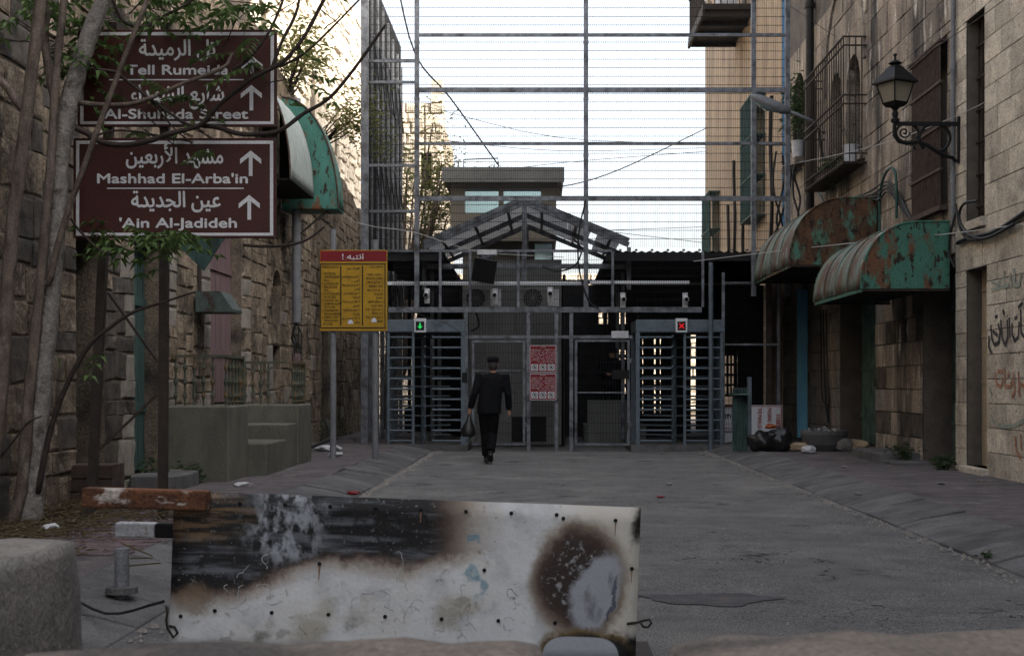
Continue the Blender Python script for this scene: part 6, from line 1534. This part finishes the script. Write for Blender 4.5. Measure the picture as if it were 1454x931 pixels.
pc = spot(1170,640); t = thing('planter', 'round grey concrete planter bowl full of rubbish by the wall', 'planter', pc)
b = MB(); b.lathe([(.26,0),(.36,.12),(.41,.3),(.40,.36),(.36,.36),(.35,.30)], pc, 20); b.build('bowl', M['kerb'], t)
b = MB(); foliage(b, (pc.x, pc.y, pc.z+.36), (.22,.22,.05), 50, .12, .06, rn3, 6); b.build('rubbish', M['whiteplastic'], t)
t = thing('leaning_sign', 'white sign with sideways red lettering propped against the dark fence', 'sign', (at(1092,610,24.9).x, 24.9, KH))
DQ = 24.85; Q = lambda px, py: at(px, py, DQ)
a_, c_ = Q(1064,632), Q(1111,575); b = MB(); b.cbox(a_.x, c_.x, DQ, DQ+.02, KH, c_.z, .004); b.build('panel', M['signwhite'], t)
b = MB()
for q in ((1065,1110,576,577.2),(1108.5,1110,577.3,632)): p, r_ = Q(q[0],q[3]), Q(q[1],q[2]); b.box(p.x, r_.x, DQ-.004, DQ-.001, max(p.z,KH+.02), r_.z)
b.build('red_border', M['inkred'], t)['kind'] = 'stuff'
for s, px, py, wd in (('THE PARALLEL',1076,579,30),('PASSING BY',1090,579,28),('IS FORBIDDEN',1102,588,22)):
    b = MB(); write(b, s, Q(px,py)+Vector((0,-.004,0)), 8*DQ/F, wd*DQ/F, 'l', .02, Vector((0,0,-1)), Vector((1,0,0)), Vector((0,-1,0))); b.build('lettering', M['inkred'], t)
t = thing('low_wall_sign', 'white board with dark Hebrew letters low behind the turnstile cage', 'sign', (at(1035,600,25.4).x, 25.4, KH))
DQ = 25.4; a_, c_ = Q(1024,635), Q(1062,577); b = MB(); b.box(a_.x, c_.x, DQ, DQ+.02, KH, c_.z); b.build('panel', M['signwhite'], t)
b = MB(); write(b, 'עבור תנו'[::-1], Q(1043,594)+Vector((0,-.003,0)), 11*DQ/F, 34*DQ/F, 'c', .015); b.build('lettering', M['inkblack'], t)
b = MB(); write(b, 'מעבר אסור'[::-1], Q(1043,610)+Vector((0,-.003,0)), 6*DQ/F, 32*DQ/F, 'c', .01); b.build('lettering', M['inkred'], t)
b = MB(); p, r_ = Q(1024,578.6), Q(1062,577.4); b.box(p.x, r_.x, DQ-.004, DQ-.001, p.z, r_.z); b.build('border', M['inkred'], t)
t = thing('metal_hoarding', 'battered dark green corrugated sheet standing on the right kerb', 'hoarding', spot(1055,645))
DH = 22.3; b = MB(); n = 14
x0, x1 = at(1040,0,DH).x, at(1066,0,DH).x
for i in range(n+1):
    x = x0+(x1-x0)*i/n; y = DH+.05*(i % 2)+.4*i/n
    for j in range(7):
        z = KH-.02+j/6*1.12; b.v.append((x+.02*noise.noise((x*9,z*6,0)), y+.05*noise.noise((x*6,z*5,2)), z))
for i in range(n):
    for j in range(6): a = i*7+j; b.face(a, a+7, a+8, a+1)
o = b.build('sheet', M['darkgreen'], t); o.modifiers.new('thickness','SOLIDIFY').thickness = .006
b = MB(); b.box(x1+.005, x1+.075, DH+.36, DH+.43, .05, 1.42); b.build('post', M['bluesteel'], t)
b = MB(); b.box(x0, x1, DH+.02, DH+.46, 1.10, 1.13); b.build('top_rail', M['darkgreen'], t)
# loose items on the right pavement and doorway step
t = thing('stone_step', 'worn stone step projecting below the sooty wall between the shop doors', 'step', (5.3, 19.2, KH)); b = MB(); b.cbox(5.0, 5.6, 18.7, 20.4, .05, KH+.14, .02); b.build('slab', M['kerb'], t)
b = MB(); b.cbox(5.02, 5.6, 18.1, 18.69, .05, KH+.05, .015); b.build('lower_slab', M['kerb'], t)
t = thing('wooden_crate', 'old brown wooden box on the pavement behind the leaning sign post', 'crate', (at(135,700,12.2).x, 12.2, KH))
c = at(132,690,12.2); b = MB(); b.box(c.x-.22, c.x+.22, 12.1, 12.45, KH, KH+.38); b.build('body', M['rustiron'], t)
for k in range(3):
    b = MB(); b.box(c.x-.23, c.x+.23, 12.07, 12.098, KH+.01+.125*k, KH+.12+.125*k); b.build('slat', M['rustiron'], t)
t = thing('stone_curb_block', 'pale low stone block at the pavement edge before the stoop', 'block', (-4.1, 14.1, KH)); b = MB(); p = spot(245,690); b.cbox(p.x-.28, p.x+.25, 13.7, 14.55, .05, KH+.17, .02); b.build('block', M['kerb'], t)
cable('cable', 'thin black cable lying across the near left pavement to the barricade', [Vector((-3.3,7.0,KH+.03)), Vector((-2.7,6.9,KH+.04)), Vector((-2.2,6.4,.12)), Vector((-1.7,5.7,.3))], .007, 'cable', None)
cable('cable', 'black hose lying along the foot of the ragged wall', [Vector((-4.1,21.6,KH+.03)), Vector((-3.95,22.5,KH+.1)), Vector((-3.9,23.5,KH+.2)), Vector((-4.2,24.5,KH+.5))], .03, 'cable', None)

# ---------------------------------------------------------------- people
def remeshed(name, b, mat, parent, voxel=.014, sm=4):
    me = bpy.data.meshes.new(name); me.from_pydata(b.v, [], b.f); me.update(); tmp = bpy.data.objects.new('tmp', me); col.objects.link(tmp)
    bm = bmesh.new(); bm.from_mesh(me); bmesh.ops.recalc_face_normals(bm, faces=bm.faces[:]); bm.to_mesh(me); bm.free()
    r = tmp.modifiers.new('r', 'REMESH'); r.mode = 'VOXEL'; r.voxel_size = voxel
    s = tmp.modifiers.new('s', 'SMOOTH'); s.iterations = sm; s.factor = .5
    bpy.context.view_layer.update(); m2 = bpy.data.meshes.new_from_object(tmp.evaluated_get(bpy.context.evaluated_depsgraph_get()))
    bpy.data.objects.remove(tmp); bpy.data.meshes.remove(me)
    m2.name = name; m2.materials.clear(); m2.materials.append(mat); m2.polygons.foreach_set('use_smooth', [True]*len(m2.polygons))
    o = bpy.data.objects.new(name, m2); col.objects.link(o); o.parent = parent; return o
def etube(b, rows, n=16):
    # rows: (x, y, z, rx, ry)
    base = len(b.v)
    for x, y, z, rx, ry in rows:
        for j in range(n): a = 2*math.pi*j/n; b.v.append((x+rx*math.cos(a), y+ry*math.sin(a), z))
    for i in range(len(rows)-1):
        for j in range(n): b.face(base+i*n+j, base+i*n+(j+1)%n, base+(i+1)*n+(j+1)%n, base+(i+1)*n+j)
    b.face(*[base+j for j in range(n)][::-1]); b.face(*[base+(len(rows)-1)*n+j for j in range(n)])
def hand(b, w_, d, side, curl=.6):
    # w_: wrist, d: direction of the hand; palm and five fingers
    w_ = Vector(w_); d = Vector(d).normalized(); f = Vector((0,1,0)); o = d.cross(f).normalized()
    e = w_+d*.085; b.tube([w_-d*.03, w_, w_+d*.04, e], [.026,.027,.036,.030], 10)
    for k in range(4):
        r_ = e+f*(.030-.020*k)-d*.01; L = (.07,.078,.073,.058)[k]; q = r_+d*L*.5; z = q+(d*(1-curl)+o*side*curl).normalized()*L*.5
        b.tube([r_-d*.02, r_, q, z], [.009,.0095,.0085,.007], 6)
    r_ = w_+d*.03+f*.028; b.tube([r_-f*.01, r_+f*.022+d*.03, r_+f*.026+d*.062], [.011,.010,.008], 6)
def figure(name, lab, loc, J, parts, rz=0):
    t = thing(name, lab, 'person', loc, None, rz)
    b = MB()   # body: head, neck, trunk, arms with hands, legs
    hx, hy, hz = J['head']
    etube(b, [(hx,hy+.03,hz-.125,.045,.05),(hx,hy+.02,hz-.10,.058,.072),(hx,hy+.01,hz-.05,.07,.092),(hx,hy,hz,.077,.098),(hx,hy-.005,hz+.05,.074,.096),(hx,hy-.005,hz+.09,.058,.078),(hx,hy-.005,hz+.115,.03,.04)])
    etube(b, [(hx,hy-.02,hz-.22,.062,.062),(hx,hy-.012,hz-.13,.054,.056),(hx,hy,hz-.07,.05,.055)])
    b.tube([(hx,hy+.09,hz-.01),(hx,hy+.115,hz-.03),(hx,hy+.095,hz-.045)], [.008,.014,.012], 6)          # nose
    for s_ in (-1, 1): b.tube([(hx+s_*.074,hy-.005,hz+.02),(hx+s_*.083,hy-.012,hz),(hx+s_*.076,hy-.005,hz-.03)], [.01,.014,.008], 6)   # ears
    px, py, pz = J['pelvis']; sx, sy, szz = J['chest']
    etube(b, [(px,py,pz-.08,.13,.09),(px,py,pz+.04,.14,.10),((px+sx)/2,(py+sy)/2,(pz+szz)/2,.13,.095),(sx,sy,szz-.08,.16,.11),(sx,sy,szz+.03,.15,.09),(hx,hy-.02,hz-.17,.06,.06)])
    for s_ in ('L', 'R'):
        S, E, W_ = [Vector(J[k+s_]) for k in ('sh','el','wr')]; b.tube([S, S.lerp(E,.5), E, E.lerp(W_,.4), W_], [.05,.046,.038,.036,.026], 10)
        hand(b, W_, W_-E, 1 if s_ == 'L' else -1)
        Hp, K, A, T = [Vector(J[k+s_]) for k in ('hip','kn','an','toe')]; b.tube([Hp, Hp.lerp(K,.5), K, K.lerp(A,.4), A, A+Vector((0,0,-.04))], [.085,.075,.052,.05,.034,.036], 12)
    remeshed('body', b, M['skin'], t, .011, 3)
    b = MB()   # jacket
    cr_ = J.get('coat', 1)
    etube(b, [(px,py,J['hem'],.195*cr_,.15),(px,py,J['hem']+.10,.195*cr_,.15),((px+sx)/2,(py+sy)/2,(pz+szz)/2,.188*cr_,.145),(sx,sy,szz-.14,.20*cr_,.145),(sx,sy,szz-.02,.192*cr_,.125),(sx,sy,szz+.05,.14,.10),(hx,hy-.02,hz-.165,.075,.075),(hx,hy-.02,hz-.13,.066,.068)], 20)
    for s_ in ('L', 'R'):
        S, E, W_ = [Vector(J[k+s_]) for k in ('sh','el','wr')]; b.tube([S+Vector((0,0,.01)), S.lerp(E,.3), S.lerp(E,.7), E, E.lerp(W_,.5), W_-(W_-E).normalized()*.01], [.078,.074,.066,.06,.056,.05], 14)
    remeshed('jacket', b, M[parts[0]], t, .012, 4)
    b = MB()   # trousers
    etube(b, [(px,py,pz-.12,.165,.13),(px,py,pz,.17,.135),(px,py,J['hem']+.06,.165,.13)], 20)
    for s_ in ('L', 'R'):
        Hp, K, A = [Vector(J[k+s_]) for k in ('hip','kn','an')]; b.tube([Hp, Hp.lerp(K,.5), K, K.lerp(A,.5), A+Vector((0,0,.03))], [.105,.098,.082,.078,.075], 14)
    remeshed('trousers', b, M[parts[1]], t, .013, 4)
    for s_ in ('L', 'R'):
        A, T = Vector(J['an'+s_]), Vector(J['toe'+s_]); d = T-A; b = MB(); he_ = A+Vector((0,-.05,0))-Vector((0,0,.03))*1; he_ = A-d.normalized()*.06+Vector((0,0,-.045 if d.length > .05 else 0)); b.tube([A+Vector((0,0,.04)), A], [.045,.05], 10); b.tube([he_, he_.lerp(T,.35), he_.lerp(T,.8), T], [.042,.046,.047,.030], 10)
        remeshed('shoe', b, M['shoe'], t, .009, 2)
    b = MB()
    if parts[2] == 'cap':
        etube(b, [(hx,hy-.005,hz+.03,.088,.112),(hx,hy,hz+.06,.098,.125),(hx,hy+.005,hz+.09,.100,.130),(hx,hy+.01,hz+.12,.085,.11),(hx,hy+.01,hz+.135,.05,.07)]); etube(b, [(hx,hy+.12,hz+.045,.07,.06),(hx,hy+.12,hz+.06,.07,.06)])
        remeshed('flat_cap', b, M['coat'], t, .009, 3)
        b = MB(); etube(b, [(hx,hy-.03,hz-.09,.05,.062),(hx,hy-.022,hz-.03,.079,.09),(hx,hy-.015,hz+.04,.081,.098)]); remeshed('hair', b, M['hair'], t, .009, 2)
    else:
        etube(b, [(hx,hy-.01,hz-.03,.105,.125),(hx,hy,hz+.03,.12,.145),(hx,hy,hz+.09,.105,.13),(hx,hy,hz+.145,.05,.06)]); remeshed('helmet', b, M['coat'], t, .012, 3)
    return t
J = dict(head=(.01,.05,1.60), chest=(-.0,.02,1.40), pelvis=(-.05,0,.90), hem=.80,
    shL=(-.195,.02,1.425), elL=(-.285,-.06,1.13), wrL=(-.355,.02,.885), shR=(.20,.02,1.425), elR=(.255,-.02,1.12), wrR=(.27,.09,.86),
    hipL=(-.13,0,.86), knL=(-.11,.04,.47), anL=(-.095,.02,.085), toeL=(-.10,.20,.035),
    hipR=(.02,0,.86), knR=(-.0,.06,.46), anR=(-.02,-.22,.17), toeR=(-.02,-.09,.035))
pp = at(699, 657, 20.6); pp.z = .012
figure('person', 'man in a flat cap and dark jacket walking towards the gate with a bag', pp, J, ('coat','trousers','cap'))
w_ = Vector(J['wrL'])+Vector((-.025,.02,-.10))+pp
t = thing('carrier_bag', 'black plastic carrier bag hanging from the walking man\'s hand', 'bag', (w_.x, w_.y, w_.z-.35))
b = MB(); etube(b, [(w_.x-.02,w_.y,w_.z-.36,.10,.07),(w_.x-.02,w_.y,w_.z-.32,.125,.085),(w_.x-.01,w_.y,w_.z-.22,.11,.07),(w_.x,w_.y,w_.z-.12,.06,.04),(w_.x,w_.y,w_.z-.02,.018,.015),(w_.x,w_.y,w_.z+.02,.014,.012)], 14)
for i, v in enumerate(b.v): d = noise.noise_vector(Vector(v)*22)*.014; b.v[i] = tuple(Vector(v)+d)
b.build('sack', M['plastic'], t, smooth=True)
J2 = dict(head=(0,-.02,1.62), chest=(0,0,1.42), pelvis=(0,0,.92), hem=.82, coat=1.2,
    shL=(-.23,0,1.44), elL=(-.30,-.06,1.14), wrL=(-.12,-.24,1.12), shR=(.23,0,1.44), elR=(.30,-.06,1.14), wrR=(.12,-.24,1.05),
    hipL=(-.1,0,.88), knL=(-.11,-.03,.48), anL=(-.12,0,.085), toeL=(-.13,.16,.035), hipR=(.1,0,.88), knR=(.12,-.03,.48), anR=(.13,0,.085), toeR=(.15,.16,.035))
b = MB(); b.box(.95, 2.3, 27.9, 29.3, .0, .4); b.build('platform', M['booth'], bpy.data.objects['guard_booth'])
figure('person', 'guard in dark gear and helmet standing in silhouette behind the right gate leaf', at(869,500,28.4)*Vector((1,1,0)) if False else Vector((at(869,500,28.4).x, 28.4, .40)), J2, ('coat','trousers','helmet'), 0)
